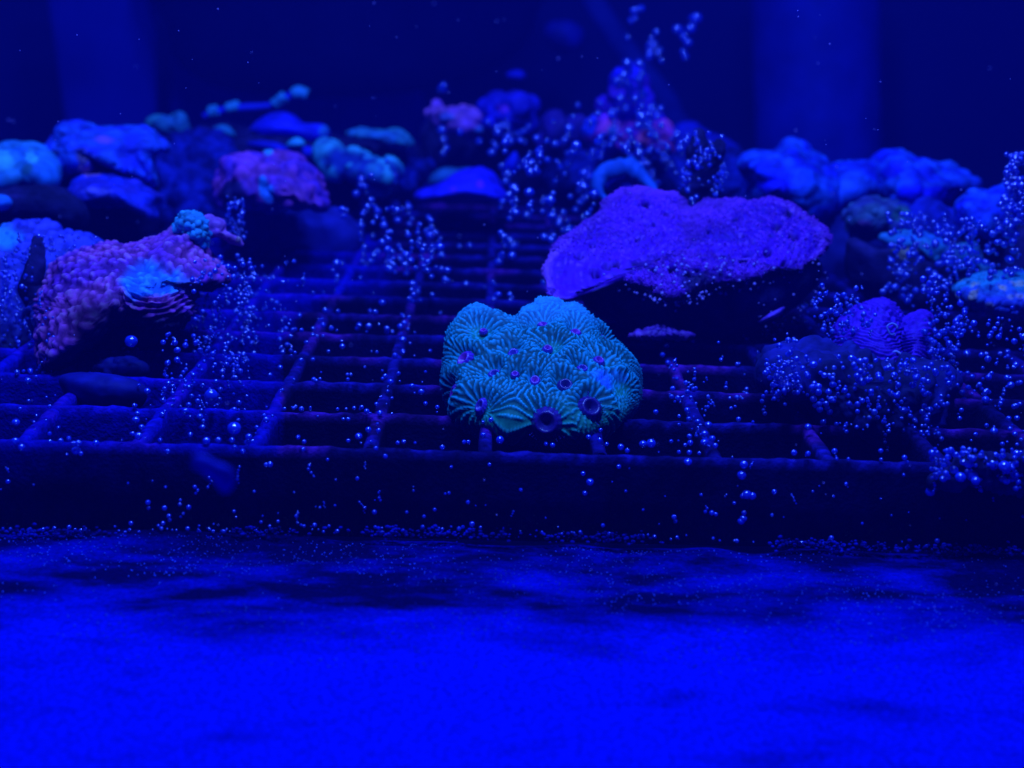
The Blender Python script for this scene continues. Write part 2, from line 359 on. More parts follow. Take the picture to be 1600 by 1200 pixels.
MN = np.array([N[kd.find(p)[1]] for p in MP])
Vw = V+.05*np.stack([vnoise(V*3.2, 1), vnoise(V*3.2, 2), vnoise(V*3.2, 3)], 1)
DM = np.stack([np.linalg.norm(Vw-p, axis=1) for p in MP], 1); od = np.argsort(DM, 1)[:, :2]; rg = np.arange(len(V))
k1 = od[:, 0]; d1 = DM[rg, k1]; d2 = DM[rg, od[:, 1]]
tx = np.cross(MN, [0, .3, 1.]); tx /= np.linalg.norm(tx, axis=1, keepdims=True); ty = np.cross(MN, tx)
rel = Vw-MP[k1]; phi = np.arctan2((rel*ty[k1]).sum(1), (rel*tx[k1]).sum(1))
edge = d1/(d1+d2)*2                                        # 0 at a mouth, 1 on the wall between two
hill = sst(0.12, .95, edge)
dip = np.where(k1 < len(mouths), 1., .35)
def septa(n): return .5+.5*np.cos(phi*n+1.2*np.sin(k1*7.))
w1 = sst(.16, .24, d1); w2 = sst(.34, .44, d1)
w3 = sst(.58, .66, d1); sp = septa(18)*(1-w1)+septa(34)*w1*(1-w2)+septa(54)*w2*(1-w3)+septa(84)*w3
sp = sp**2.0
nn = np.where(w2 > .5, 54, np.where(w1 > .5, 34, 18)); cellid = np.round((phi*nn+1.2*np.sin(k1*7.))/(2*math.pi))
beads = .5+.5*np.cos(d1/.028*2*math.pi+cellid*2.4)
ridge = sp*(.5+.5*beads)*(1-.35*sst(.1, .6, vnoise(V*4.5, 66)))
lowside = sst(650, 690, BM.py-.15*np.abs(BM.px-845)*0)
amp = .034*(1-.5*lowside)
disp = .135*(hill-.75)*dip+amp*(ridge-.4)*sst(.05, .14, d1)+fbm(V*1.5, 21, 3)*.13+fbm(V*7, 9, 3)*.012
V2 = V+N*disp[:, None]
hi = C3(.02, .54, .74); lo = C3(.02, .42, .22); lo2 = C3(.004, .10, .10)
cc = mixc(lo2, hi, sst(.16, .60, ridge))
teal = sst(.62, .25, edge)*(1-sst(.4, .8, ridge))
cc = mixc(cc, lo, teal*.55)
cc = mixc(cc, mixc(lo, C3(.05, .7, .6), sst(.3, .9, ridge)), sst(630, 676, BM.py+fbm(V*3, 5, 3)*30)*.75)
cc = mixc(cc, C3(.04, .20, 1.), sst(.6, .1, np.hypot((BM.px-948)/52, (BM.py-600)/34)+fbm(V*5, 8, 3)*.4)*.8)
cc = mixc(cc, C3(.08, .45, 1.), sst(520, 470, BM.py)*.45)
main = empty('brain_coral', at(845, 690, 1.4), 'blue-green ridged brain coral with purple mouths, standing on the front bars of the grating', 'coral')
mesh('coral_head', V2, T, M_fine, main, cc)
def mouth(k):
    x, y, sx, sy = mouths[k]; p = MP[k]; _, i, _ = kd.find(p); co = V2[i]; n = Vector(-0.25*_f+N[i]); n.normalize()
    u = BM.unit(); rx, ry = 9.2*sx*u, 9.2*sy*u
    big = k in (13, 17, 18)
    V, T = ico(4); r = np.hypot(V[:, 0], V[:, 1]); th = np.arctan2(V[:, 1], V[:, 0])
    fr = 1+.06*np.cos(th*(22 if big else 14)+k)*sst(.5, .9, r)
    Z = V[:, 2]*.5+np.where(V[:, 2] > 0, .30*np.exp(-((r-.62)/.2)**2)-.38*np.exp(-(r/.25)**2), 0)
    P = np.stack([V[:, 0]*fr*rx, V[:, 1]*fr*ry, Z*min(rx, ry)], 1)
    R = n.to_track_quat('Z', 'Y').to_matrix(); P = P@np.array(R).T+np.array(co)+np.array(n)*(.03 if not big else .02)
    c = mixc(C3(.16, .04, .75), C3(.55, .06, .75) if not big and k % 3 != 1 else C3(.10, .06, .55), sst(.75, .35, r)); c = mixc(c, C3(.05, .01, .35), sst(.22, .08, r)*(V[:, 2] > 0)); c = c*(.72+.28*np.cos(th*14)[:, None]*sst(.4, .8, r)[:, None])*(.45 if big else 1.)
    return P, T, c, np.array(R), np.array(co), (rx, ry)
for k in range(len(mouths)):
    P, T_, c, R, co, (rx, ry) = mouth(k)
    big = k in (13, 17, 18)
    o = mesh('polyp' if big else 'mouth', P, T_, M_mouth, main, c)
    if k == 18: o['label'] = 'largest dark purple polyp with a fringe of tentacles, low at the front'
    if big:
        V_, Tt = ico(2); PV, PT, PC = [], [], []; n0 = 0; nt_ = 40 if k == 18 else 26
        for a in range(nt_):
            th = a/nt_*2*math.pi+random.uniform(-.06, .06); ln = random.uniform(.55, 1.0)*(.5 if k == 13 else .42)*rx
            b0 = np.array([math.cos(th)*rx*.92, math.sin(th)*ry*.92, .1*rx]); dr = np.array([math.cos(th), math.sin(th), random.uniform(-.1, .5)])
            for s_ in range(4):
                q = b0+dr*ln*s_/3.; rr_ = ln*.16*(1-.12*s_)
                PV.append((V_*rr_+q)@R.T+co); PT.append(Tt+n0); n0 += len(V_); PC.append(np.tile(C3(.14, .07, .8) if s_ > 2 else C3(.06, .03, .5), (len(V_), 1)))
        tag(mesh('tentacle_fringe', np.concatenate(PV), np.concatenate(PT), M_mouth, o, np.concatenate(PC)), kind='stuff')
# plug under the coral
o, _ = coral('coral_plug', [(765, 640), (860, 632), (950, 640), (945, 680), (915, 690), (800, 690), (770, 672)], 1.5, .5, flat((.03, .02, .12)), None, n=5, parent=main, mat=M_rock)

# ================================================================== BIG PURPLE PLATE CORAL (centre right)
out_pl = [(852, 425), (868, 395), (905, 362), (935, 340), (944, 318), (962, 299), (994, 293), (1030, 301), (1056, 305), (1064, 312), (1074, 322), (1084, 324), (1096, 318), (1112, 316), (1170, 318), (1210, 314), (1245, 330), (1275, 352), (1290, 378), (1278, 402), (1262, 412), (1248, 424), (1225, 420), (1190, 430), (1150, 440), (1115, 442), (1070, 458), (1048, 466), (1020, 450), (985, 442), (945, 432), (918, 444), (900, 460), (880, 470), (858, 460)]
pores = [(985, 343), (1010, 352), (1020, 350), (1107, 358), (1157, 370), (1000, 373), (962, 416), (948, 417), (1048, 408), (1066, 409), (1100, 408), (1118, 392), (1180, 382), (1205, 372), (1236, 390), (1200, 395), (1170, 400), (1225, 410), (1050, 425), (1075, 432), (985, 428), (1140, 425), (1160, 412), (1240, 370), (1215, 358), (1190, 346), (1150, 342), (1040, 330), (1010, 318), (955, 356), (925, 385), (905, 405), (930, 428), (1020, 425), (1090, 425), (1255, 345), (1230, 336), (1130, 405)]
BP = Body(out_pl, 4.3, .2, .4, 1.25, 2.8, (1075, 388))
V, T = BP.verts(7); N = normals(V, T)
pd = np.full(len(V), 99.); pa = np.zeros(len(V))
rs_ = random.Random(4); prs = [rs_.uniform(2.6, 5.4) for _ in pores]
wx = 2.2*vnoise(V*6, 3); wy = 2.2*vnoise(V*6, 4)
for (x, y), r_ in zip(pores, prs):
    d = np.hypot((BP.px-x+wx), (BP.py-y+wy)*1.35)/r_; pd = np.minimum(pd, d)
w = BP.py; rim = sst(.80, 1.0, BP.h)
front = N[:, 2] > -.1
d = fbm(V*1.1, 31, 4)*.10 + .018*np.sin(fbm(V*2.2, 4, 2)*9+V[:, 0]*7)-.2*sst(1.5, .5, pd)*front+.022*vnoise(V*26, 12)+.015*vnoise(V*48, 14)
V2 = V+N*d[:, None]
cpl = mixc(C3(.15, .008, .66), C3(.07, .004, .42), sst(-.3, .4, fbm(V*1.5, 2, 4)))
cpl = mixc(cpl, C3(.42, .10, .95), sst(.2, .8, vnoise(V*30, 15))*.7)
cpl = mixc(cpl, C3(.55, .14, .85), sst(.93, .995, BP.h)*front*.6)
cpl = mixc(cpl, C3(.01, .0, .05), sst(1.55, 1.05, pd)*front)
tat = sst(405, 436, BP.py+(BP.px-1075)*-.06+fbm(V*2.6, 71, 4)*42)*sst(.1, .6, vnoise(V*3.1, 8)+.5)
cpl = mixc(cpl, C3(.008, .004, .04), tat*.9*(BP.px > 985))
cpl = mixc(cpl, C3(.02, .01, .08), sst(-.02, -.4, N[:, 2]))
plate = empty('plate_coral', at(1060, 520, 4.3), 'large violet plate coral with dark pores and frayed edge, raised behind the brain coral', 'coral')
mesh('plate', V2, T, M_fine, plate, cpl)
# bristling polyps on the plate: countless, one joined part
def bristles(V, N, ok, n, ln, rad, parent, mat, seed=1, name='polyp_bristles', tipcol=None):
    rs = np.random.RandomState(seed); idx = rs.choice(np.where(ok)[0], n); P = V[idx]; D = N[idx]+rs.normal(0, .35, (n, 3)); D /= np.linalg.norm(D, axis=1, keepdims=True)
    a = np.cross(D, [.3, .2, 1]); a /= np.linalg.norm(a, axis=1, keepdims=True); b = np.cross(D, a); l = ln*rs.uniform(.5, 1.3, (n, 1))
    vs = [P+(a*math.cos(t)+b*math.sin(t))*rad for t in (0, 2.09, 4.19)]+[P+D*l+(a*math.cos(t)+b*math.sin(t))*rad*.6 for t in (0, 2.09, 4.19)]
    Vv = np.stack(vs, 1).reshape(-1, 3); k = np.arange(n)[:, None]*6
    F4 = np.concatenate([k+np.array([[0, 1, 4]]), k+np.array([[0, 4, 3]]), k+np.array([[1, 2, 5]]), k+np.array([[1, 5, 4]]), k+np.array([[2, 0, 3]]), k+np.array([[2, 3, 5]]), k+np.array([[3, 4, 5]])])
    return tag(mesh(name, Vv, F4, mat, parent), kind='stuff')
M_br = coral_mat('violet_bristle', .5, 3., .4, 0, .3, (.10, .006, .5), (.36, .04, .8))
bristles(V2, N, (N[:, 2] > .0) & (pd > 1.9) & (tat < .35), 13000, .034, .008, plate, M_br)
ddt = (N[:, 1] < .2) & (BP.py > 400) & (BP.px > 915)
def dots(V, N, ok, n, r, parent, mat, seed, name, off=.03):
    rs = np.random.RandomState(seed); idx = rs.choice(np.where(ok)[0], n); Vi, Ti = ico(1); q = V[idx]+N[idx]*off*rs.uniform(.2, 1, (n, 1)); rr = r*rs.uniform(.6, 1.3, (n, 1, 1))
    Vv = (Vi[None]*rr+q[:, None]).reshape(-1, 3); Tt = (Ti[None]+np.arange(n)[:, None, None]*len(Vi)).reshape(-1, 3)
    return tag(mesh(name, Vv, Tt, mat, parent), kind='stuff')
dots(V2, N, ddt, 170, .017, plate, M_tip, 5, 'polyp_tips', .10)
o, Bb = coral('base_rock', [(905, 440), (1000, 430), (1150, 425), (1262, 405), (1275, 440), (1240, 480), (1190, 510), (1150, 528), (1075, 530), (1000, 524), (960, 500), (915, 478)], 4.35, .55, flat((.01, .008, .045)), None, n=6, mat=M_rock, parent=plate, rough=.1)
V3, T3 = Bb.verts(6); N3 = normals(V3, T3); dots(V3, N3, (N3[:, 1] < 0) & (Bb.px > 1180), 60, .014, plate, M_tip, 6, 'polyp_tips', .16)
coral('rim_flap', [(984, 526), (1005, 516), (1030, 511), (1055, 516), (1085, 524), (1062, 530), (1035, 527), (1010, 528)], 3.45, .14, flat((.34, .08, .7), (.14, .03, .5)), None, n=6, parent=plate, q=2, knob=.03, kscale=.07, rough=.1)
coral('rim_flap', [(1186, 502), (1205, 488), (1226, 479), (1220, 492), (1204, 499), (1190, 505)], 3.6, .12, flat((.22, .06, .7), (.1, .03, .4)), None, n=4, parent=plate, q=2)

# ================================================================== LEFT MAGENTA KNOBBLY CORAL
out_l = [(62, 470), (72, 447), (82, 415), (98, 404), (140, 390), (172, 380), (200, 382), (235, 376), (262, 368), (282, 356), (300, 350), (320, 362), (322, 388), (338, 410), (354, 434), (340, 446), (316, 450), (300, 470), (298, 492), (280, 505), (258, 516), (235, 512), (200, 506), (168, 512), (148, 530), (120, 552), (88, 572), (66, 568), (58, 520)]
def lcol(V, N, B, kk):
    c = mixc(C3(.62, .09, .58), C3(.32, .045, .66), sst(-.3, .4, fbm(V*2.2, 5, 4)))
    c = mixc(c*.38, c, sst(.1, .75, kk)); c = mixc(c, C3(.75, .30, .62), sst(.75, 1.0, kk)*.5)
    dp = np.hypot((B.px-236)/48, (B.py-436)/36)+fbm(V*3, 9, 3)*.4
    c = mixc(c, mixc(C3(.03, .16, .7), C3(.06, .42, 1), sst(.2, .8, kk)), sst(1.1, .8, dp))
    c = mixc(c, C3(.10, .3, .95), sst(.9, .3, np.hypot((B.px-290)/20, (B.py-445)/20))*.6)
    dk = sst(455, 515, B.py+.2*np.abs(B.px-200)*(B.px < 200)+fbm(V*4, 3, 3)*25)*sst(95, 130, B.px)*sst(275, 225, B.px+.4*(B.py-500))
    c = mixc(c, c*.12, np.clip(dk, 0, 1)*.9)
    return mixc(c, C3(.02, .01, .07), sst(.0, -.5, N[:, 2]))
def lex(V, N, B):
    r = np.hypot((B.px-238), (B.py-420)*1.1)/6.2; z = sst(446, 462, B.py)*sst(190, 205, B.px)
    r2 = np.hypot((B.px-95), (B.py-440)*1.)/5.5; z2 = sst(458, 466, B.py)*sst(120, 110, B.px)*sst(500, 485, B.py)
    return .030*np.sin(r*2*math.pi/1.35+fbm(V*3, 2, 2)*1.5)*z+.022*np.sin(r2*2*math.pi/1.3)*z2-.10*sst(1.1, .4, np.hypot((B.px-236)/46, (B.py-430)/34))+.05*fbm(V*2.5, 40, 3)
lc = empty('knobbly_coral', at(190, 575, 3.2), 'magenta knobbly coral with a blue centre patch, at left on the grating', 'coral')
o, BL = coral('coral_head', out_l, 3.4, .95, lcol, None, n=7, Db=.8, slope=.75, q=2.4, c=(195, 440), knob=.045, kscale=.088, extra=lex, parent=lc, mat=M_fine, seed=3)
coral('branch', [(312, 345), (326, 337), (345, 342), (352, 350), (352, 362), (375, 373), (378, 384), (362, 380), (345, 371), (326, 372), (312, 372)], 3.9, .2, flat((.8, .2, .8), (.55, .14, .85)), None, n=5, parent=lc, knob=.02, kscale=.09)
coral('branch_tip', [(369, 371), (373, 369), (377, 374), (374, 381), (369, 379)], 3.75, .04, flat((.9, .5, .7)), None, n=3, parent=lc)
o, BT = coral('coral_tuft', [(276, 360), (280, 342), (296, 334), (314, 338), (322, 356), (324, 376), (312, 390), (300, 386), (290, 376)], 3.55, .28, flat((.05, .5, .8), (.04, .38, .9), 4), 'small teal frilly tuft on the pink branch tip of the magenta coral', 'coral', n=6, knob=.05, kscale=.075, mat=M_fine, seed=6)
coral('underside', [(100, 500), (180, 480), (250, 500), (262, 520), (235, 545), (190, 560), (130, 575), (95, 572)], 3.3, .3, flat((.02, .01, .06)), None, n=5, mat=M_rock, parent=lc)
coral('coral_plug', [(92, 590), (130, 582), (190, 588), (228, 606), (222, 632), (190, 643), (150, 640), (110, 625)], 1.75, .35, flat((.01, .01, .30), (.01, .01, .16)), 'dim blue plug disc below the magenta coral', 'coral plug', n=5, mat=M_soft)
coral('coral_plug', [(148, 575), (165, 566), (190, 562), (215, 566), (226, 578), (208, 588), (170, 590)], 2.3, .25, flat((.01, .01, .25), (.01, .01, .12)), 'lumpy blue growth in the shade under the magenta coral', 'coral', n=5, mat=M_soft, knob=.05, kscale=.15)

# far-left blue mound with glints and dark cleft
def mound(V, N, B, kk):
    c = mixc(C3(.10, .10, .95), C3(.05, .06, .65), sst(-.3, .4, fbm(V*3, 15, 4)))
    c = mixc(c*.5, c, sst(.1, .6, kk)); c = mixc(c, C3(.05, .40, .95), sst(1.1, .4, np.hypot((B.px-5)/38, (B.py-372)/20)))
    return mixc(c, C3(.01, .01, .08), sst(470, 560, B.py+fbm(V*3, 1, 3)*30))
coral('mound_coral', [(-60, 380), (-20, 366), (20, 356), (60, 348), (85, 350), (100, 362), (128, 368), (158, 382), (165, 400), (130, 420), (75, 440), (60, 500), (62, 560), (30, 590), (-60, 590)], 4.6, .8, mound, 'deep blue knobbly mound at the left edge covered in tiny glinting bubbles', 'coral', slope=.7, knob=.06, kscale=.13, n=7, mat=M_fine, c=(10, 450))
tag(tube('dark_stub', bez([at(60, 372, 3.7), at(60, 395, 3.6), at(55, 420, 3.5), at(48, 445, 3.5), at(60, 470, 3.5)], 8), np.linspace(.05, .16, 33), M_rock, disp=.05), 'dark broken stub on the blue mound at the left edge', 'branch')

# left rear
coral('mound_coral', [(-50, 250), (-20, 241), (5, 236), (25, 233), (52, 233), (70, 242), (82, 252), (86, 275), (80, 290), (55, 294), (30, 292), (10, 300), (-50, 310)], 8.6, 1.3, patches(flat((.05, .42, .95), (.03, .28, .95), 3), [(48, 250, 8, 16, (.1, .75, 1.)), (5, 255, 18, 10, (.1, .7, 1.)), (42, 268, 8, 7, (.02, .2, .35))]), 'bright cyan rounded coral at the left edge below the dark wall', 'coral', slope=1, n=6, mat=M_soft, knob=.12, kscale=.5)
coral('mound_coral', [(-30, 310), (0, 304), (14, 308), (20, 318), (12, 328), (-10, 332), (-30, 330)], 6.3, .5, flat((.03, .25, .95)), 'small round blue coral cut by the left edge under the cyan one', 'coral', n=5, mat=M_soft)
coral('base_rock', [(-40, 300), (30, 292), (90, 292), (130, 320), (128, 355), (90, 350), (20, 350), (-40, 356)], 7.3, .7, flat((.02, .02, .12)), 'dark rock under the cyan coral at the left edge', 'rock', n=5, mat=M_rock, rough=.14)
reef = empty('arched_coral', at(170, 350, 9.2), 'big blue coral arching in two tiers over dark hollows, upper left', 'coral')
pinkish = [(128, 262, 14, 8, (.6, .25, .55)), (150, 268, 14, 5, (.65, .22, .6)), (162, 220, 16, 5, (.35, .12, .85)), (88, 238, 5, 4, (.02, .05, .25)), (100, 212, 5, 3, (.02, .05, .4)), (130, 245, 12, 12, (.2, .12, .35))]
bl = flat((.04, .16, .98), (.03, .05, .95), 4)
coral('upper_tier', [(72, 240), (84, 212), (98, 196), (120, 192), (145, 199), (180, 202), (225, 202), (248, 216), (262, 232), (240, 240), (238, 262), (244, 285), (225, 278), (205, 252), (180, 243), (150, 240), (140, 258), (150, 268), (120, 272), (95, 274), (80, 262)], 9.4, .9, patches(bl, pinkish), None, parent=reef, slope=.7, n=6, mat=M_soft, knob=.05, kscale=.22, c=(112, 232), rough=.06)
coral('upper_arm', [(140, 205), (225, 202), (252, 218), (262, 232), (242, 240), (238, 262), (242, 288), (224, 276), (206, 250), (176, 238), (145, 236)], 9.5, .7, bl, None, parent=reef, slope=.7, n=6, mat=M_soft, knob=.05, kscale=.22, c=(212, 226))
coral('lower_tier', [(106, 300), (118, 282), (140, 274), (170, 275), (200, 278), (222, 285), (240, 302), (256, 306), (246, 322), (244, 342), (226, 330), (200, 322), (172, 320), (150, 320), (125, 322), (110, 318)], 8.6, .8, patches(flat((.03, .05, .95), (.05, .04, .7), 4), [(150, 300, 30, 3, (.2, .15, 1)), (140, 275, 18, 4, (.5, .2, .7))]), None, parent=reef, slope=1.0, n=6, mat=M_soft, knob=.05, kscale=.2, c=(170, 300))
coral('hollow_wall', [(95, 262), (160, 235), (238, 262), (250, 320), (235, 372), (160, 384), (118, 372), (100, 320)], 10.2, .5, flat((.02, .02, .22), (.01, .01, .1)), None, parent=reef, n=5, mat=M_rock)
coral('frilled_shelf', [(92, 316), (100, 306), (110, 326), (108, 345), (100, 342), (96, 330)], 7.6, .12, flat((.05, .2, .95)), 'narrow blue blade of coral standing left of the dark hollow', 'coral', n=4, mat=M_soft)

teal = flat((.06, .45, .60), (.04, .28, .72), 3)
coral('frag_coral', [(232, 190), (250, 184), (268, 186), (280, 178), (288, 184), (292, 198), (298, 216), (290, 222), (276, 212), (264, 205), (246, 202)], 13.5, .6, teal, 'small pale teal forked frag behind the arched blue coral', 'coral', n=5, mat=M_soft, knob=.1, kscale=.4)
coral('frag_coral', [(333, 202), (345, 195), (358, 198), (368, 210), (364, 216), (345, 213)], 13.5, .4, flat((.04, .35, .7)), 'tiny teal frag between the forked frag and the blue dome', 'coral', n=5, mat=M_soft)
th_o = empty('branching_twig', at(400, 178, 15), 'thin bare twig with pale teal tips rising toward the pump', 'branch')
tube('stem', bez([at(318, 182, 15), at(345, 173, 15), at(385, 168, 15), at(430, 164, 15), at(452, 150, 15), at(480, 145, 15)], 8), .07, M_dull_blue, th_o, disp=.02)
for s_ in ([(326, 174), (336, 173), (340, 172)], [(355, 170), (365, 167), (372, 167)], [(428, 164), (436, 157), (446, 151)], [(458, 147), (468, 142), (480, 147)]):
    tube('twig_tip', bez([at(x, y, 14.9) for x, y in s_], 6), .10, M_soft, th_o, disp=.05, col=(.05, .42, .85))
coral('dome_coral', [(390, 205), (400, 190), (420, 178), (442, 175), (462, 182), (476, 193), (505, 194), (515, 206), (512, 222), (490, 224), (470, 216), (440, 212), (410, 210)], 13.2, 1.1, patches(flat((.02, .02, .95), (.03, .03, .8), 2), [(506, 203, 8, 8, (.05, .3, .95))]), 'smooth deep blue dome coral under the twig', 'coral', n=6, mat=M_soft, c=(450, 200), slope=.5)
coral('leaf_coral', [(385, 224), (400, 220), (430, 222), (455, 232), (480, 228), (500, 238), (495, 252), (470, 250), (430, 240), (400, 235)], 12.0, .7, flat((.03, .03, .95)), 'flat deep blue lobe below the dome coral', 'coral', n=5, mat=M_soft)
coral('frag_coral', [(447, 228), (455, 218), (466, 215), (476, 222), (474, 230), (460, 233)], 11.2, .3, flat((.12, .7, .98), (.05, .5, .95)), 'tiny bright cyan frag at the foot of the blue dome coral', 'coral', n=4, mat=M_soft)
coral('plating_coral', [(540, 211), (560, 203), (580, 205), (600, 206), (620, 204), (638, 214), (642, 226), (630, 231), (612, 230), (592, 222), (570, 214), (550, 213)], 13.5, .8, patches(teal, [(602, 219, 10, 5, (.02, .1, .3))]), 'flat wavy teal plate coral against the dark wall', 'coral', n=6, mat=M_soft, knob=.05, kscale=.2, slope=1)
def zoa(V, N, B, kk): return mixc(C3(.01, .04, .35), C3(.06, .48, .72), sst(.35, .8, kk))
coral('polyp_colony', [(500, 230), (515, 227), (532, 238), (552, 240), (570, 250), (590, 254), (612, 260), (622, 272), (618, 286), (600, 290), (580, 286), (560, 278), (545, 280), (525, 272), (515, 262), (502, 250)], 10.8, .6, zoa, 'colony of beaded teal polyps sloping down toward the middle', 'coral', n=6, mat=M_soft, knob=.17, kscale=.30, slope=1.2)
coral('base_rock', [(500, 260), (560, 275), (620, 285), (600, 330), (540, 340), (490, 320)], 11.6, .6, flat((.02, .02, .4)), 'dim rock beneath the beaded teal polyps', 'rock', n=5, mat=M_rock)
mg = patches(flat((.42, .06, .55), (.2, .04, .75), 4), [(412, 293, 8, 12, (.04, .3, .95)), (420, 300, 9, 10, (.04, .25, .95)), (420, 241, 8, 4, (.05, .4, .8)), (365, 300, 18, 18, (.02, .01, .12)), (385, 250, 22, 8, (.5, .08, .75))])
coral('rugged_coral', [(340, 290), (346, 262), (360, 248), (385, 242), (412, 238), (445, 240), (468, 248), (490, 270), (505, 300), (508, 330), (490, 318), (462, 322), (440, 318), (415, 325), (390, 318), (362, 320), (345, 312)], 8.2, .9, mg, 'reddish magenta rugged coral with a blue streak, behind the left bubbles', 'coral', n=6, slope=.8, knob=.09, kscale=.25, rough=.1, mat=M_soft, seed=9)
coral('base_rock', [(345, 310), (420, 320), (500, 325), (560, 350), (560, 400), (480, 420), (400, 420), (350, 390)], 9.6, .6, flat((.02, .02, .4)), 'low dim blue rock behind the magenta coral', 'rock', n=5, mat=coral_mat('dim_blue_rock', .9, 3., .4, .3, .1, (.02, .02, .30), (.03, .03, .45)), rough=.12)

# rubble banks filling the gaps between the rear corals
M_rub = coral_mat('blue_rubble', .9, 5., .6, .5, .05, (.006, .008, .10), (.02, .03, .50))
def rub(outline, Y, D, label, seed, c=None):
    coral('live_rock', outline, Y, D, flat((.02, .02, .3)), label, 'rock', n=6, mat=M_rub, rough=.2, knob=.14, kscale=.33, seed=seed, slope=.8, c=c)
rub([(235, 245), (262, 222), (300, 214), (345, 222), (372, 250), (350, 285), (335, 330), (300, 372), (262, 385), (240, 340), (228, 290)], 12, .8, 'lumpy dim rubble between the arched coral and the reddish rugged coral', 31)
rub([(470, 262), (505, 275), (545, 286), (590, 300), (618, 318), (612, 350), (570, 360), (520, 352), (490, 330)], 11.8, .6, 'lumpy dim rubble below the beaded teal polyps', 35)
rub([(858, 262), (872, 235), (905, 226), (950, 236), (1000, 240), (1045, 236), (1080, 250), (1100, 290), (1060, 310), (1010, 305), (960, 300), (905, 305), (868, 290)], 14.2, .7, 'lumpy dim rubble under the pink rugged coral at the rear', 37, (980, 272))
rub([(1110, 262), (1140, 240), (1175, 250), (1200, 290), (1190, 312), (1150, 316), (1120, 305)], 12.5, .5, 'small rubble heap between the dark post and the leather coral', 41)
rub([(560, 246), (600, 236), (640, 240), (672, 262), (655, 285), (640, 300), (610, 280)], 14, .5, 'small dim rubble heap left of the ultramarine mushroom coral', 43)
rub([(1395, 335), (1440, 322), (1490, 330), (1530, 350), (1600, 345), (1660, 350), (1660, 400), (1600, 415), (1540, 395), (1480, 385), (1430, 372)], 7.6, .4, 'lumpy blue rubble under the right half of the leather coral', 45, (1520, 365))

def darkbank(outline, Y, label, seed, c=None):
    coral('live_rock', outline, Y, .9, flat((.02, .02, .1)), label, 'rock', n=6, mat=M_rock, rough=.16, knob=.12, kscale=.4, seed=seed, slope=.4, c=c)
darkbank([(225, 215), (262, 205), (320, 200), (390, 205), (450, 215), (520, 218), (600, 225), (645, 236), (640, 300), (500, 310), (350, 300), (240, 290)], 15.6, 'long black rock bank carrying the small teal frags at the rear left', 51, (430, 255))
darkbank([(672, 192), (700, 200), (760, 206), (810, 198), (850, 212), (900, 228), (915, 260), (860, 300), (760, 300), (690, 290), (662, 250)], 16.2, 'black rock bank carrying the pink-violet and deep blue clumps at the rear', 53, (780, 250))

# centre rear
mu = empty('mushroom_coral', at(725, 318, 11.4), 'smooth ultramarine mushroom coral with a flat bottom edge, rear centre', 'coral')
coral('cap', [(647, 306), (660, 296), (690, 285), (715, 268), (740, 262), (756, 262), (772, 272), (785, 292), (803, 312), (800, 317), (770, 316), (730, 312), (690, 315), (655, 316)], 11.4, 1.0, patches(flat((.03, .02, 1.), (.04, .02, .9), 2), [(750, 288, 6, 6, (.3, .03, .8)), (708, 296, 5, 4, (.2, .03, .8))]), None, parent=mu, n=6, mat=M_soft, slope=.9)
coral('back_lobe', [(670, 290), (676, 272), (695, 262), (720, 263), (738, 262), (726, 280), (700, 292)], 12.6, .5, flat((.04, .25, .65)), None, parent=mu, n=5, mat=M_soft)
coral('finger_coral', [(785, 262), (795, 245), (806, 236), (812, 252), (808, 270), (796, 272)], 11.9, .3, flat((.02, .03, .85)), 'small blurred blue finger right of the mushroom coral', 'coral', n=4, mat=M_soft)
coral('clump_coral', [(667, 172), (680, 163), (695, 170), (715, 172), (735, 172), (745, 184), (755, 205), (750, 213), (735, 212), (715, 203), (695, 195), (680, 186), (670, 182)], 14.5, .6, patches(flat((.75, .18, .85), (.5, .12, .95), 3), [(700, 182, 12, 6, (.2, .2, .9)), (746, 204, 6, 6, (.1, .25, .95))]), 'pink-violet ragged coral clump hovering at the rear centre', 'coral', n=6, knob=.12, kscale=.3, mat=M_soft)
coral('clump_coral', [(752, 178), (765, 160), (775, 152), (785, 160), (800, 158), (812, 150), (822, 158), (828, 180), (834, 198), (820, 202), (805, 190), (795, 200), (790, 214), (770, 212), (755, 200)], 15, .8, patches(flat((.03, .02, .8), (.03, .02, .5), 3), [(788, 172, 8, 5, (.3, .04, .8))]), 'ragged deep blue clump beside the pink-violet one', 'coral', n=6, knob=.2, kscale=.4, mat=M_soft, rough=.14)
coral('clump_coral', [(848, 218), (860, 196), (876, 184), (895, 190), (905, 205), (900, 222), (885, 234), (862, 232)], 14.5, .7, flat((.06, .02, .42), (.03, .02, .3)), 'dull indigo clump left of the bubbly tower', 'coral', n=5, knob=.2, kscale=.4, mat=M_soft, rough=.14)
coral('rugged_coral', [(915, 200), (922, 186), (938, 184), (950, 196), (972, 200), (1000, 202), (1020, 190), (1040, 200), (1048, 222), (1040, 240), (1020, 232), (1000, 236), (980, 226), (965, 240), (950, 238), (940, 226), (922, 220)], 12.6, .8, patches(flat((.8, .07, .6), (.3, .03, .8), 3), [(925, 198, 14, 14, (.03, .06, .95)), (958, 206, 8, 10, (.1, .22, .9)), (1007, 190, 12, 18, (.05, .2, .95)), (1005, 216, 10, 10, (.95, .12, .5)), (952, 235, 10, 8, (.02, .1, .95))]), 'pink and blue rugged coral at the foot of the bubbly tower', 'coral', n=6, knob=.14, kscale=.3, mat=M_soft, rough=.12, c=(985, 213))
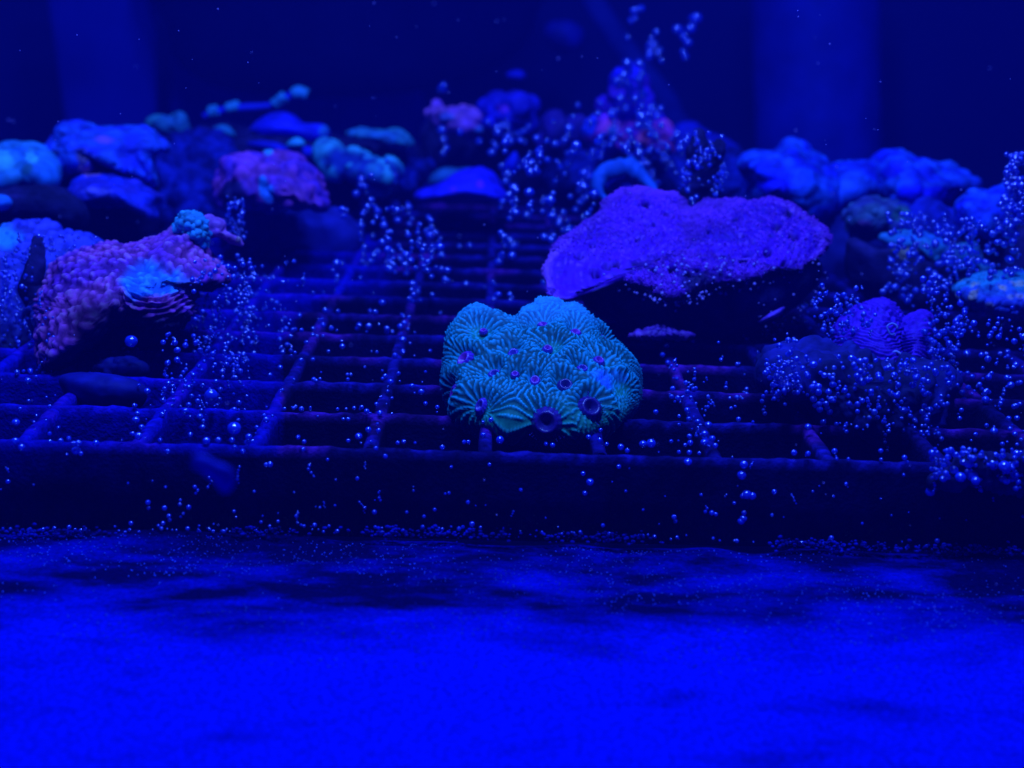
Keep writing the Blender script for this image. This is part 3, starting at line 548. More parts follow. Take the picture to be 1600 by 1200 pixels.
coral('tower_coral', [(935, 190), (955, 155), (962, 132), (975, 112), (985, 102), (998, 108), (1004, 128), (1008, 150), (1014, 168), (1030, 192), (1020, 204), (992, 200), (966, 204), (945, 204)], 13.2, .4, flat((.03, .02, .95), (.12, .02, .75), 3), 'narrow blue tower of growth crowned by rising bubbles', 'coral', n=6, knob=.18, kscale=.34, mat=M_soft, rough=.2)
coral('back_ridge', [(1040, 215), (1060, 192), (1085, 190), (1105, 205), (1135, 216), (1160, 232), (1158, 250), (1120, 252), (1085, 240), (1060, 250), (1040, 240)], 16, .8, flat((.02, .02, .7), (.02, .02, .4)), 'blurred blue ridge rising behind the dark bubbly post', 'coral', n=5, mat=M_soft)
tag(tube('loop_coral', bez([at(952, 316, 8.2), at(937, 302, 8.3), at(936, 282, 8.4), at(950, 267, 8.5), at(975, 261, 8.6), at(996, 270, 8.6), at(1012, 284, 8.5), at(1026, 300, 8.3)], 10), np.concatenate([np.linspace(.04, .10, 20), np.linspace(.10, .15, 30), np.linspace(.15, .05, 21)]), M_soft, disp=.06, col=(.02, .14, .7)), 'pale blue arched loop standing behind the violet plate', 'coral')
coral('leaf_coral', [(950, 285), (975, 276), (1000, 285), (1010, 300), (980, 304), (955, 300)], 8.8, .2, flat((.02, .02, .75)), 'dark blue leaf inside the pale arched loop', 'coral', n=4, mat=M_soft)
post = coral('post_coral', [(1062, 340), (1066, 300), (1074, 270), (1078, 235), (1085, 208), (1098, 206), (1108, 222), (1122, 218), (1130, 228), (1124, 260), (1122, 300), (1116, 325), (1088, 342)], 5.9, .25, flat((.01, .008, .05), (.02, .012, .1)), 'dark branching post beaded with tiny bright bubbles behind the violet plate', 'coral', n=6, mat=M_rock, rough=.14, knob=.03, kscale=.15)[1]

# right rear
rb = flat((.03, .14, 1.0), (.015, .03, .9), 3.5)
bc = empty('leather_coral', at(1340, 345, 10.5), 'broad bright blue leather coral sprawling across the right rear', 'coral')
coral('left_lobe', [(1153, 256), (1168, 244), (1195, 240), (1218, 234), (1232, 219), (1250, 225), (1272, 240), (1292, 254), (1306, 275), (1310, 305), (1300, 330), (1270, 345), (1240, 335), (1225, 322), (1200, 315), (1178, 316), (1172, 300), (1180, 285), (1165, 272)], 9.6, 1.2, patches(rb, [(1210, 290, 30, 18, (.015, .01, .9)), (1165, 262, 8, 10, (.01, .01, .35))]), None, parent=bc, n=6, mat=M_soft, slope=.8, knob=.07, kscale=.5, rough=.1, c=(1235, 280))
coral('middle_fold', [(1270, 300), (1290, 270), (1315, 256), (1350, 254), (1375, 245), (1392, 262), (1392, 290), (1370, 310), (1320, 330), (1285, 350), (1255, 345)], 9.9, .9, rb, None, parent=bc, n=6, mat=M_soft, slope=.6, knob=.05, kscale=.4, rough=.08)
coral('right_lobe', [(1362, 262), (1375, 246), (1400, 243), (1425, 248), (1450, 252), (1475, 264), (1505, 274), (1530, 284), (1530, 296), (1510, 306), (1490, 320), (1460, 335), (1430, 332), (1400, 322), (1378, 300)], 9.8, 1.2, patches(rb, [(1450, 305, 50, 16, (.015, .01, .95)), (1395, 270, 20, 8, (.02, .02, .85))]), None, parent=bc, n=6, mat=M_soft, slope=.8, knob=.09, kscale=.35, rough=.12)
for pts in ([(1432, 330), (1425, 350), (1420, 372)], [(1462, 325), (1462, 345), (1470, 352)], [(1445, 330), (1448, 350), (1440, 365)]):
    tube('hanging_fold', bez([at(x, y, 8.6) for x, y in pts], 6), .17, M_soft, bc, disp=.1, col=(.02, .03, .75))
coral('mound_coral', [(1492, 325), (1505, 308), (1525, 298), (1545, 300), (1565, 292), (1578, 290), (1582, 320), (1580, 345), (1568, 360), (1572, 372), (1545, 375), (1520, 362), (1500, 350)], 6.9, .6, rb, 'angular blue coral right of the leather coral near the right edge', 'coral', n=6, mat=M_soft, slope=.6, knob=.03, kscale=.2, rough=.12)
dim = flat((.08, .18, .38), (.05, .06, .35), 4)
coral('mound_coral', [(1325, 330), (1350, 314), (1385, 312), (1415, 322), (1425, 345), (1420, 365), (1380, 368), (1340, 372), (1325, 350)], 7.8, .6, patches(dim, [(1405, 335, 14, 12, (.08, .28, .3)), (1350, 355, 14, 12, (.22, .08, .4))]), 'dull olive-blue mound beneath the leather coral', 'coral', n=6, knob=.06, kscale=.2, rough=.1, mat=M_soft)
coral('shelf_coral', [(1375, 368), (1395, 364), (1420, 361), (1445, 364), (1468, 374), (1480, 388), (1472, 398), (1462, 410), (1455, 396), (1440, 386), (1415, 382), (1395, 382), (1380, 380)], 6.6, .4, flat((.03, .2, .75), (.04, .28, .6), 3), 'curved teal-blue shelf coral under the olive mound', 'coral', n=6, mat=M_soft, knob=.03, kscale=.15, slope=.8)
coral('polyp_cluster', [(1393, 388), (1404, 383), (1416, 390), (1430, 390), (1434, 400), (1420, 408), (1402, 404), (1394, 398)], 6.3, .18, flat((.6, .45, .3), (.15, .15, .25), 5), 'tan polyps tucked under the teal-blue shelf', 'coral', n=5, knob=.05, kscale=.12)
coral('mound_coral', [(1482, 395), (1500, 384), (1520, 383), (1532, 392), (1535, 410), (1545, 425), (1520, 432), (1495, 425), (1484, 410)], 6.0, .4, flat((.05, .28, .55), (.04, .12, .4), 3), 'teal lump left above the speckled coral', 'coral', n=5, mat=M_soft, knob=.05, kscale=.16)
coral('base_rock', [(1330, 372), (1400, 395), (1480, 405), (1500, 440), (1480, 500), (1440, 520), (1390, 490), (1340, 450), (1325, 400)], 6.4, .4, flat((.01, .01, .06)), 'dark shaded rock under the teal-blue shelf', 'rock', n=5, mat=M_rock, rough=.15)
coral('base_rock', [(1230, 340), (1320, 330), (1400, 370), (1400, 460), (1340, 480), (1280, 440)], 9.2, .5, flat((.02, .02, .3)), 'hazy blue rock between the violet plate and the olive mound', 'rock', n=5, mat=coral_mat('hazy_blue_rock', .9, 3., .3, .2, .1, (.02, .02, .24), (.03, .03, .34)), rough=.12)
coral('base_rock', [(1470, 400), (1540, 360), (1640, 350), (1660, 430), (1600, 480), (1500, 470)], 7.0, .5, flat((.02, .02, .3)), 'dim rock behind the speckled coral at the right edge', 'rock', n=5, mat=M_rock, rough=.12)
def speck(V, N, B, kk):
    c = mixc(C3(.03, .34, .62), C3(.05, .14, .85), sst(-.2, .3, fbm(V*4, 5, 3)))
    e = sst(440, 470, B.py+fbm(V*5, 2, 3)*18-.0*B.px); c = mixc(c, C3(.06, .06, .7), e*.7)
    d1, d2, i = worley(V/.16, 9); s_ = sst(.5, .25, d1)*(i > .45)*sst(434, 448, B.py)
    return mixc(c, C3(.85, .62, .42), s_*.75)
coral('speckled_coral', [(1492, 448), (1510, 438), (1530, 430), (1560, 425), (1600, 424), (1660, 430), (1660, 480), (1610, 490), (1585, 496), (1560, 492), (1540, 488), (1520, 480), (1500, 466)], 4.6, .5, speck, 'teal-blue coral with tan speckled underside cut by the right edge', 'coral', n=7, slope=.8, knob=.035, kscale=.085, mat=M_fine)
sc_ = bpy.data.objects['speckled_coral']
me_ = sc_.data; 
# ---- violet domed coral with wavy growth lines, right
def wav(V, N, B):
    return .06*fbm(V*3, 61, 3)+.012*(1+fbm(V*2.5, 62, 2))*np.sin((B.py+6*np.sin(B.px/14.)+fbm(V*3, 5, 4)*26)/7.5*2*math.pi)
def wcol(V, N, B, kk):
    s_ = .5+.5*np.sin((B.py+6*np.sin(B.px/14.)+fbm(V*3, 5, 4)*26)/7.5*2*math.pi)
    c = mixc(C3(.07, .012, .50), C3(.13, .02, .70), s_*(.6+.8*fbm(V*3, 63, 3))); return mixc(c, C3(.04, .02, .4), sst(560, 610, B.py))
dc = empty('ridged_coral', at(1390, 620, 2.4), 'violet-blue domed coral with wavy growth lines above the bubbly rock at right', 'coral')
coral('dome', [(1310, 510), (1325, 490), (1345, 475), (1370, 468), (1390, 474), (1405, 488), (1415, 505), (1420, 540), (1425, 570), (1420, 600), (1380, 615), (1340, 605), (1315, 585), (1305, 550)], 3.0, .8, wcol, None, parent=dc, n=7, extra=wav, slope=.6, mat=M_fine)
coral('side_lobe', [(1408, 505), (1425, 492), (1442, 487), (1455, 492), (1458, 510), (1452, 540), (1455, 565), (1440, 585), (1420, 588), (1412, 560), (1405, 530)], 2.7, .5, wcol, None, parent=dc, n=6, extra=wav, slope=.5, mat=M_fine)
for (x, y, r_) in ((1394, 514, 8), (1399, 560, 10), (1440, 570, 9)):
    p = BodyP = at(x, y, 2.1); t = np.linspace(0, 5.4, 26); u = .0058
    P = np.array([p+R_*math.cos(a)*r_*u*(1+.2*math.sin(3*a))+U_*math.sin(a)*r_*u*1.2 for a in t])
    tube('worm_ring', P, .012, coral_mat('pale_worm_tube', .6, 30., .4, 0, .2, (.12, .2, .8), (.35, .4, .9)), dc, seg=8, disp=.008)
coral('live_rock', [(1195, 575), (1210, 550), (1250, 540), (1300, 550), (1340, 560), (1400, 585), (1460, 580), (1490, 590), (1485, 630), (1455, 660), (1420, 680), (1370, 690), (1330, 680), (1290, 650), (1240, 620), (1205, 605)], 1.6, .6, flat((.02, .02, .3)), 'dark blue rock smothered in air bubbles below the violet dome', 'rock', n=6, mat=coral_mat('bubbly_rock', .85, 5., .5, .5, .2, (.006, .006, .08), (.02, .02, .34)), rough=.24, slope=.4, knob=.09, kscale=.2)
coral('live_rock', [(1462, 755), (1470, 735), (1500, 722), (1540, 715), (1600, 712), (1660, 720), (1660, 762), (1590, 770), (1540, 762), (1500, 760)], -.12, .12, flat((.02, .02, .3)), 'dark lump heaped with bubbles at the right end of the front bar', 'rock', n=6, mat=M_rock, rough=.3, knob=.05, kscale=.12)
# blurred drifting flake close to the glass
coral('drifting_flake', [(298, 718), (306, 710), (322, 712), (340, 722), (356, 728), (366, 738), (366, 756), (356, 769), (344, 768), (334, 752), (316, 738), (300, 730)], -4.2, .04, flat((.01, .02, .98)), 'blurred blue flake drifting close to the front glass, lower left', 'debris', n=5, mat=M_soft, rough=.05)
coral('drifting_flake', [(850, 45), (868, 32), (900, 36), (915, 55), (905, 76), (880, 82), (858, 72)], 24, .4, flat((.01, .01, .35)), 'large faint blue blur high in the dark background', 'debris', n=4, mat=M_soft)
coral('drifting_flake', [(790, 118), (800, 110), (815, 110), (823, 119), (815, 127), (800, 126)], 18, .25, flat((.02, .02, .75)), 'small round blue blur above the deep blue clump', 'debris', n=4, mat=M_soft)

# low crusts of growth along the foot of the front bar
rs = random.Random(12)
def crust(x0, x1, n, seed):
    Vi, Ti = ico(2); PV, PT = [], []; k = 0; r = np.random.RandomState(seed)
    for _ in range(n):
        px = r.uniform(x0, x1); base = 832 + 30*max(0, (px-700)/900.) + r.normal(0, 4.5)
        p = at(px, base, r.uniform(-.2, -.12)); s_ = r.uniform(.004, .016)
        if math.sin(px*.021)+math.sin(px*.0083+2)+r.normal(0, .5) < -.2: continue
        PV.append(Vi*C3(1.2, 1, .8)*s_*(1+.3*r.rand(len(Vi), 1))+p); PT.append(Ti+k); k += len(Vi)
    return np.concatenate(PV), np.concatenate(PT)
V, T = crust(-10, 1620, 1300, 3)
tag(mesh('algae_crust', V, T, coral_mat('blue_crust', .8, 8., .6, 0, .04, (.006, .008, .22), (.012, .02, .6))), 'granular blue crust along the foot of the front bar', 'crust', kind='stuff')

rg_ = np.random.RandomState(8); n_ = 5200; Vi, Ti = ico(1)
GX = rg_.uniform(-5.2, 5.2, n_); GY = -.15-2.2*rg_.rand(n_)**1.4; P = np.stack([GX, GY, np.full(n_, -SL-.03)], 1)
keep = fbm(P*C3(1.1, 2.4, 1), 15, 3)+rg_.normal(0, .16, n_) > 0; P = P[keep]; P[:, 2] += ldisp(P)+.004
Rr = rg_.uniform(.003, .0105, len(P))**1.0; Vv = (Vi[None]*Rr[:, None, None]+P[:, None]).reshape(-1, 3); Tt = (Ti[None]+(np.arange(len(P))*len(Vi))[:, None, None]).reshape(-1, 3)
tag(mesh('silt_grains', Vv, Tt, coral_mat('pale_grain', .5, 3., .5, 0, .4, (.01, .02, .5), (.04, .10, .95))), 'loose pale grains scattered over the silty ledge in front of the grating', 'silt', kind='stuff')
# ================================================================== AIR BUBBLES
BUB = []   # (r_px, position, zone)
def rowfront(px): return 700+33*max(0., (px-800)/670.)
def addb(px, py, r, zone, Y=None, z=None):
    if Y is not None: p = at(px, py, Y)
    elif z is not None: p = onz(px, py, z)
    elif py > rowfront(px)+4: p = at(px, py, -.10)
    else:
        z = random.uniform(.02, .12); p = onz(px, py, z)
    BUB.append((r, p, zone))
z1 = [(1235,265,16),(1180,180,18),(1180,290,18),(1160,330,22),(98,400,26),(95,515,24),(135,555,22),(125,315,14),(310,300,14),(310,470,14),(312,520,14),(380,515,18),(430,500,16),(460,530,16),(490,530,22),(475,575,28),(505,595,16),(600,530,22),(418,600,10),(365,432,12),(858,345,18),(848,385,24),(885,430,20),(830,470,14),(865,485,24),(1250,365,22),(1270,390,14),(1265,430,18),(1190,475,16),(1290,515,24),(1365,510,20),(1450,510,18),(1465,555,18),(1518,580,18),(1555,490,22),(1545,525,20),(1048,580,16),(925,900,18),(928,935,14),(1028,935,18),(1055,985,16),(1060,1010,14),(1020,1030,16),(990,1045,12),(1180,930,18),(1145,970,12),(1130,990,10),(818,1030,16),(432,1055,16),(338,1075,16),(185,1075,20),(215,1080,12),(65,1065,12),(50,770,16),(210,790,8),(800,780,8),(1475,992,9),(1335,1035,8),(175,140,22),(225,115,12),(178,265,12),(290,242,9),(868,168,12),(920,205,22)]
z2 = [(780,412,18),(830,430,16),(615,435,12),(720,470,14),(745,478,10),(780,476,10),(995,412,18),(985,432,16),(1052,418,20),(1112,408,8),(1160,432,18),(1240,420,20),(1265,400,18),(1255,497,22),(1285,435,12),(523,497,16),(530,545,12),(890,508,10),(895,538,18),(720,617,14),(812,568,12),(1100,572,11),(1068,568,7),(1258,575,11),(1298,520,10),(1418,565,12),(1132,278,22),(505,280,16),(330,328,14),(1060,328,14),(1360,265,15),(1310,268,15),(1430,232,16),(1325,188,16),(1345,215,18),(1505,140,20),(465,708,14),(925,706,12),(945,706,12),(1150,715,16),(1182,750,20),(1230,700,14),(1028,662,10),(725,735,16),(738,742,14),(768,692,7),(1390,690,10),(1310,775,18),(1365,810,20),(1325,815,8),(1098,882,14),(1125,840,9),(1158,880,6),(550,910,12),(605,906,12),(705,902,9),(965,905,13),(1010,900,14),(1040,925,18),(918,910,10),(1118,935,18),(1000,912,8),(900,972,12),(930,972,14),(748,955,8),(1050,1035,20),(1110,1040,16),(992,1072,22),(930,1100,14),(632,1078,14),(668,1105,14),(662,1150,14),(1095,1145,15),(1150,1190,13),(1225,1112,13),(1260,1105,14),(1328,1112,9),(1490,1140,16),(1460,900,14),(1390,878,14),(540,797,10),(430,950,14),(442,975,20),(385,1020,14)]
z8 = [(1495,285,24),(1503,347,10),(1282,435,20),(1390,438,14),(1465,436,14),(1508,425,16),(1508,450,14),(1508,515,10),(1285,543,14),(1505,570,18),(1525,610,20),(1565,600,16),(1370,575,10),(1338,617,8),(1385,690,22),(1405,650,12),(1370,660,10),(1468,712,14),(1432,865,22),(1330,883,14),(1305,917,8),(1513,795,16),(1478,937,14),(1548,882,16),(1560,940,12),(1582,912,12),(1505,925,8),(400,842,20),(322,985,18),(400,990,16),(547,977,18),(803,975,15),(805,1022,11),(935,1012,16),(950,1035,10),(1085,1075,14),(30,215,10),(30,250,16),(428,150,14),(370,180,14),(365,230,10),(1115,985,14),(1275,155,14),(1275,188,14)]
z8h = [(1425,1050,32),(1480,1000,18),(1490,1060,34),(1210,1080,24),(1245,1120,30),(1165,1100,18),(1150,1130,20),(1310,1110,34),(1330,1140,26),(1290,1050,24),(1340,1040,24),(1360,1000,18),(1300,1010,16),(1370,1080,20),(1395,1140,16),(1550,1050,20),(1480,1130,22),(1530,1130,20),(1500,1145,20),(1175,1020,8),(1240,1010,10),(1280,985,12),(1365,980,10)]
z8r = [(240,390,18),(290,360,18),(335,365,12),(300,430,18),(240,460,18),(285,440,14),(215,357,10),(430,495,22),(370,515,16),(400,560,18),(490,555,18),(545,513,14),(435,600,16),(460,625,12),(290,635,13),(305,603,8),(640,460,20),(570,452,14),(655,465,16),(775,473,14),(700,590,26),(708,545,16),(790,552,18),(878,553,20),(855,590,12),(980,610,20),(860,655,18),(900,655,14),(960,660,16),(1045,660,16),(1075,660,14),(930,750,24),(975,715,20),(1075,745,20),(1060,780,18),(1140,705,18),(1110,545,18),(1180,545,20),(1200,570,18),(1180,600,20),(1065,590,18),(1085,495,14),(1085,360,16),(1105,310,14),(1155,305,12),(1220,322,12),(1160,225,12),(1250,232,12),(810,770,18),(910,810,12),(880,820,14),(745,675,14)]
z4 = [(45,190,10),(88,165,8),(85,200,9),(110,215,8),(160,225,12),(183,238,9),(240,215,15),(268,212,17),(285,100,10),(397,93,11),(410,48,8),(403,125,10),(368,115,7),(368,145,7),(435,135,11),(473,145,13),(460,178,13),(487,195,12),(458,208,14),(498,220,10),(405,187,10),(408,210,11),(390,218,8),(405,245,10),(400,278,15),(440,247,7),(575,48,10),(340,205,8),(50,350,14),(25,320,9),(32,390,10),(153,295,9),(600,288,15),(592,325,17),(610,395,18),(595,400,10),(630,400,14),(708,385,10),(598,480,14),(590,490,14),(600,460,10),(350,475,10),(355,490,8),(485,460,10),(500,465,8),(565,425,7),(96,505,8),(700,468,7),(912,550,10),(1290,560,10),(1315,575,10),(1265,385,18)]
z3 = [(593,640,14),(598,322,10),(647,363,13),(358,378,9),(70,402,16),(50,404,12),(293,705,13),(240,710,10),(225,705,8),(110,687,10),(68,710,9),(25,690,10),(320,617,8),(395,607,7),(840,662,10),(965,545,9),(1167,403,10),(1220,280,20),(1135,255,14),(1080,700,15),(1035,715,10),(1122,717,9),(1040,290,11),(1062,290,11),(1450,300,10),(1483,307,14),(1175,180,14),(1135,190,9),(1210,170,9),(596,715,10),(630,720,7),(735,730,9),(365,710,9)]
for L_, ox, oy, s_, zn in ((z1, 0, 560, 4, 'left'), (z2, 300, 400, 3.81, 'grid'), (z8, 1150, 430, 3.551, 'right'), (z4, 900, 600, 2.2857, 'grid'), (z3, 400, 600, 3.2, 'grid')):
    for x, y, r in L_: 
        px, py = ox+x/s_, oy+y/s_
        addb(px, py, r/s_, 'face' if py > rowfront(px)+4 else zn)
for x, y, r in z8h: addb(1150+x/3.551, 430+y/3.551, r/3.551, 'heap', Y=-.28+random.uniform(-.06, .06))
for x, y, r in z8r: addb(1150+x/3.551, 430+y/3.551, r/3.551, 'rock', Y=.95+random.uniform(-.1, .1))
rs = random.Random(77)
def cloud(x0, x1, y0, y1, n, r0, r1, Y0, Y1, zone, strings=0, poly=None):
    k = 0; n = int(n*(1.5 if zone in ('rear', 'tower', 'foot', 'post') else 2.3)); r1 = r1*1.15
    while k < n:
        px, py = rs.uniform(x0, x1), rs.uniform(y0, y1)
        m_ = rs.randint(2, 6) if rs.random() < strings else 1
        Yc = rs.uniform(Y0, Y1)
        for q in range(m_):
            r = r0+(r1-r0)*rs.random()**2
            addb(px, py, r, zone, Y=Yc); px += rs.uniform(-1, 1)*r*1.6; py += r*rs.uniform(1.2, 2.4); k += 1
cloud(500, 625, 315, 430, 30, 3.4, 6, 5.5, 9, 'rear', .35)
cloud(560, 690, 340, 500, 34, 3, 6, 4.5, 8, 'rear', .5)
cloud(640, 800, 320, 470, 42, 3.4, 6.6, 5, 9, 'rear', .35)
cloud(780, 940, 215, 400, 85, 3.6, 7.5, 5.5, 11, 'rear', .3)
cloud(560, 660, 250, 340, 18, 3.4, 6, 8, 11, 'rear', .4)
cloud(860, 1060, 150, 290, 60, 3.6, 7.5, 9, 13, 'tower', .4)
cloud(955, 1010, 95, 190, 34, 4, 7.5, 11.5, 12.5, 'tower', .2)
cloud(980, 1010, -5, 60, 5, 4, 6, 12, 13, 'tower', .3); cloud(1000, 1030, 50, 110, 7, 4, 6, 12, 13, 'tower', .6)
cloud(1055, 1090, 15, 50, 5, 5, 8, 13, 15, 'tower', .2); cloud(660, 830, 190, 225, 14, 4, 6, 12, 13.5, 'rear', .3); cloud(688, 706, 130, 140, 3, 5, 6, 13, 13.2, 'rear')
cloud(945, 1060, 220, 300, 35, 3, 5, 8.8, 10.5, 'tower', .3)
cloud(1060, 1135, 205, 330, 85, 2.2, 4.2, 5.35, 5.6, 'post', .3)
cloud(0, 58, 385, 560, 110, 1.6, 4, 3.2, 3.7, 'mound', .2); cloud(20, 150, 365, 400, 26, 1.6, 3.2, 3.5, 3.9, 'mound', .1); cloud(60, 84, 450, 620, 22, 2, 4, 2.1, 2.4, 'left', .3)
cloud(300, 400, 400, 560, 120, 1.6, 4.4, 2.2, 4.2, 'left', .35); cloud(250, 390, 520, 660, 85, 1.8, 4.6, .7, 1.8, 'left', .3)
cloud(355, 385, 300, 380, 24, 2, 4, 5, 6, 'left', .3); cloud(375, 480, 400, 540, 36, 1.6, 4, 2.5, 4.5, 'left', .3)
cloud(1385, 1500, 330, 460, 85, 2.4, 6, 4.6, 5.6, 'right', .3); cloud(1480, 1600, 340, 430, 60, 2.4, 5.4, 3.8, 5, 'right', .3)
cloud(1572, 1602, 240, 350, 50, 3, 6, 4.2, 4.8, 'right', .3); cloud(1440, 1500, 430, 560, 60, 2.2, 5, 2.0, 2.6, 'right', .3)
cloud(1270, 1375, 440, 540, 60, 1.8, 4.2, 1.9, 2.4, 'rock', .3); cloud(1195, 1250, 560, 615, 50, 2.2, 4.6, .8, 1.0, 'rock', .2)
cloud(1250, 1490, 560, 640, 80, 2.2, 5, .75, 1.0, 'rock', .3); cloud(1300, 1470, 630, 680, 30, 1.8, 4, .7, .9, 'rock', .3)
cloud(1490, 1600, 480, 700, 60, 2, 5, .8, 2.5, 'right', .3); cloud(1455, 1600, 700, 750, 60, 2.2, 5.5, -.3, -.2, 'heap', .2)
cloud(1120, 1300, 520, 640, 30, 1.8, 4, .9, 2.8, 'right', .4); cloud(1040, 1110, 560, 700, 26, 1.8, 4, .4, 1.5, 'grid', .5)
cloud(0, 1600, 722, 826, 55, 1.4, 3.2, -.12, -.09, 'face', .3)
for k in range(90):
    px = rs.uniform(0, 1600); addb(px, 829+30*max(0, (px-700)/900.)+rs.gauss(-1, 3), 1.6+2.6*rs.random()**2, 'foot', Y=-.13)
for k in range(420):
    i = rs.randint(-6, 5); yy = rs.random()*7; xx = i+rs.gauss(0, .06)
    if rs.random() < .5: xx = rs.uniform(-5, 5); yy = round(yy)+rs.gauss(0, .03)
    p = np.array([xx, yy, .03]); z = depth(p); q = p-CAM; px = 800+F*(q@R_)/z; py = 600-F*(q@U_)/z
    if 690 < px < 1000 and py > 450: continue
    BUB.append((1.6+3*rs.random()**2, p, 'grid'))
LAB = {'left': 'small blue air bubble among those drifting beside the magenta coral at left', 'grid': 'small round air bubble clinging to the bars of the grating',
       'right': 'small air bubble among the swarm at the right end of the grating', 'face': 'small air bubble stuck on the dark front face of the grating',
       'heap': 'round air bubble in the heap at the right end of the front bar', 'rock': 'shiny air bubble clinging to the dark rock under the violet dome',
       'rear': 'blurred blue bubble rising in the dark gap at the rear centre', 'tower': 'blurred blue bubble rising around the tower at the rear',
       'post': 'tiny bright bubble on the dark branching post', 'mound': 'tiny glinting bubble on the blue mound at the left edge', 'foot': 'tiny bubble along the foot of the front bar'}
Vb, Tb = ico(4)
def bub_mesh(seed):
    V = Vb*(1+.05*fbm(Vb*1.2, seed, 2)[:, None])*C3(1, 1, .93)
    me = bpy.data.meshes.new('air_bubble'); me.from_pydata([tuple(v) for v in V], [], [tuple(int(i) for i in t) for t in Tb]); me.polygons.foreach_set('use_smooth', [True]*len(Tb)); me.materials.append(M_bub); me.update(); return me
BMS = [bub_mesh(s) for s in range(5)]
LM = [('magenta knobbly coral', 200, 470), ('teal tuft on the pink branch', 300, 360), ('green-blue brain coral', 845, 575), ('violet plate coral', 1070, 380), ('ridged violet dome', 1385, 530), ('tan-speckled coral', 1560, 460), ('blue mushroom coral', 725, 295), ('beaded teal polyps', 560, 260), ('pale arched loop', 980, 285), ('dark beaded post', 1098, 270), ('bubbly tower', 985, 150), ('pink-violet clump', 710, 190), ('leather coral', 1340, 300), ('blue mound at left edge', 30, 400), ('bubble-covered rock', 1350, 630), ('teal-blue shelf coral', 1430, 375), ('lump at the right end', 1540, 740), ('drifting blue flake', 333, 740), ('reddish rugged coral', 425, 280), ('angular blue coral', 1540, 330)]
DIRS = ['right of', 'below right of', 'below', 'below left of', 'left of', 'above left of', 'above', 'above right of']
ORD = ['largest', 'second largest', 'third largest', 'fourth largest', 'fifth largest']
CNT = {}
def near(p):
    px, py = project(np.array(p)); return min(LM, key=lambda l: math.hypot(l[1]-px, (l[2]-py)*1.3))[0]
def bub_label(r, p, zone):
    px, py = project(np.array(p)); nm, x, y = min(LM, key=lambda l: math.hypot(l[1]-px, (l[2]-py)*1.3))
    dx, dy = px-x, py-y
    d = 'on or over' if math.hypot(dx, dy) < 26 else DIRS[int(round(math.atan2(dy, dx)/(math.pi/4))) % 8]
    k = (nm, d); CNT[k] = CNT.get(k, 0)+1; c = CNT[k]
    blur = 'blurred ' if zone in ('rear', 'tower') else ''
    w = 'bubble on the dark bar face' if zone == 'face' else blur+'air bubble'
    if c <= 5: return '%s %s %s the %s' % (ORD[c-1], w, d, nm)
    return 'smaller %s %s the %s' % (w, d, nm)
def place(r, p, zone, label=None):
    o = link('air_bubble', BMS[rs.randint(0, 4)]); o.location = [float(x) for x in p]; u = r*depth(p)/F; o.scale = (u, u, u*rs.uniform(.9, 1.1)); o.rotation_euler = (0, 0, rs.uniform(0, 6))
    return tag(o, label or bub_label(r, p, zone), 'bubble', 'air bubbles around the '+near(p))
GRP = {'left': 'bubbles drifting at left', 'grid': 'bubbles on the grating bars', 'right': 'bubbles in the right swarm', 'face': 'bubbles on the front face', 'heap': 'bubbles heaped at the right end', 'rock': 'bubbles on the dark rock', 'rear': 'blurred bubbles at the rear centre', 'tower': 'blurred bubbles round the rear tower', 'post': 'bubbles on the dark post', 'mound': 'glinting bubbles on the left mound', 'foot': 'bubbles along the foot of the bar'}
def single(px, py, r, label, Y=None, z=.08):
    p = at(px, py, Y) if Y is not None else onz(px, py, z); place(r, p, 'left', label)
single(330, 618, 10.5, 'large air bubble floating below the magenta coral, upper one of the big pair', z=.2)
single(366, 669, 11, 'large air bubble just above the front bar, lower one of the big pair', z=.15)
single(205, 533, 10, 'air bubble hanging in the shade right under the magenta coral', Y=2.0)
BUB.sort(key=lambda b: -b[0])
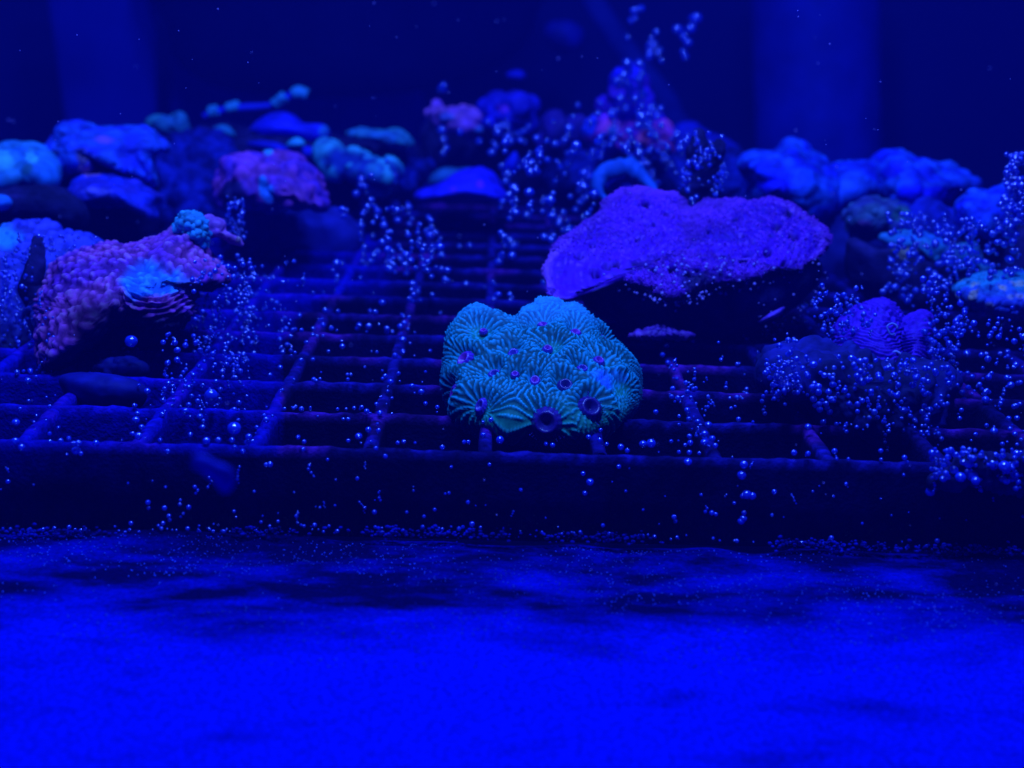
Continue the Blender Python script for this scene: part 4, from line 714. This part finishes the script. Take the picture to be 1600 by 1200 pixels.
for r, p, zn in BUB[:296]: place(r, p, zn)
rest = BUB[296:]; Vi, Ti = ico(2)
P = np.array([b[1] for b in rest]); Rr = np.array([b[0]*depth(b[1])/F for b in rest])
Vv = (Vi[None]*Rr[:, None, None]+P[:, None]).reshape(-1, 3); Tt = (Ti[None]+(np.arange(len(rest))*len(Vi))[:, None, None]).reshape(-1, 3)
tag(mesh('small_bubbles', Vv, Tt, M_bub), 'countless finer air bubbles scattered over the grating and corals', 'bubbles', kind='stuff')
# suspended motes
rsn = np.random.RandomState(5); n_ = 260; Vi, Ti = ico(1)
P = np.array([at(rsn.uniform(0, 1600), rsn.uniform(0, 1150), rsn.uniform(-2.2, 3.5)) for _ in range(n_)]); P = P[(P[:, 2] > -.75) & ((P[:, 1] < -.2) | (P[:, 2] > .1))]; n_ = len(P)
Rr = rsn.uniform(.003, .0075, n_); Vv = (Vi[None]*Rr[:, None, None]+P[:, None]).reshape(-1, 3); Tt = (Ti[None]+(np.arange(n_)*len(Vi))[:, None, None]).reshape(-1, 3)
tag(mesh('suspended_particles', Vv, Tt, M_tip), 'fine specks floating in the water', 'particles', kind='stuff')

# ================================================================== THE WATER'S VEIL
bm = bmesh.new(); bmesh.ops.create_cube(bm, size=1); me = bpy.data.meshes.new('haze'); bm.to_mesh(me); bm.free()
hz = link('haze', me); x0, x1, y0, y1, z0, z1_ = -70, 70, -14, 62, -8.5, 5.2
hz.scale = (x1-x0, y1-y0, z1_-z0); hz.location = ((x0+x1)/2, (y0+y1)/2, (z0+z1_)/2)
hm = bpy.data.materials.new('sea_water_haze'); hm.use_nodes = True; hn = hm.node_tree; hn.nodes.clear()
ho = hn.nodes.new('ShaderNodeOutputMaterial'); hv = hn.nodes.new('ShaderNodeVolumePrincipled'); hn.links.new(hv.outputs[0], ho.inputs['Volume'])
hv.inputs['Color'].default_value = (.02, .05, .95, 1); hv.inputs['Density'].default_value = .0072; hv.inputs['Anisotropy'].default_value = 0
me.materials.append(hm); tag(hz, kind='stuff')
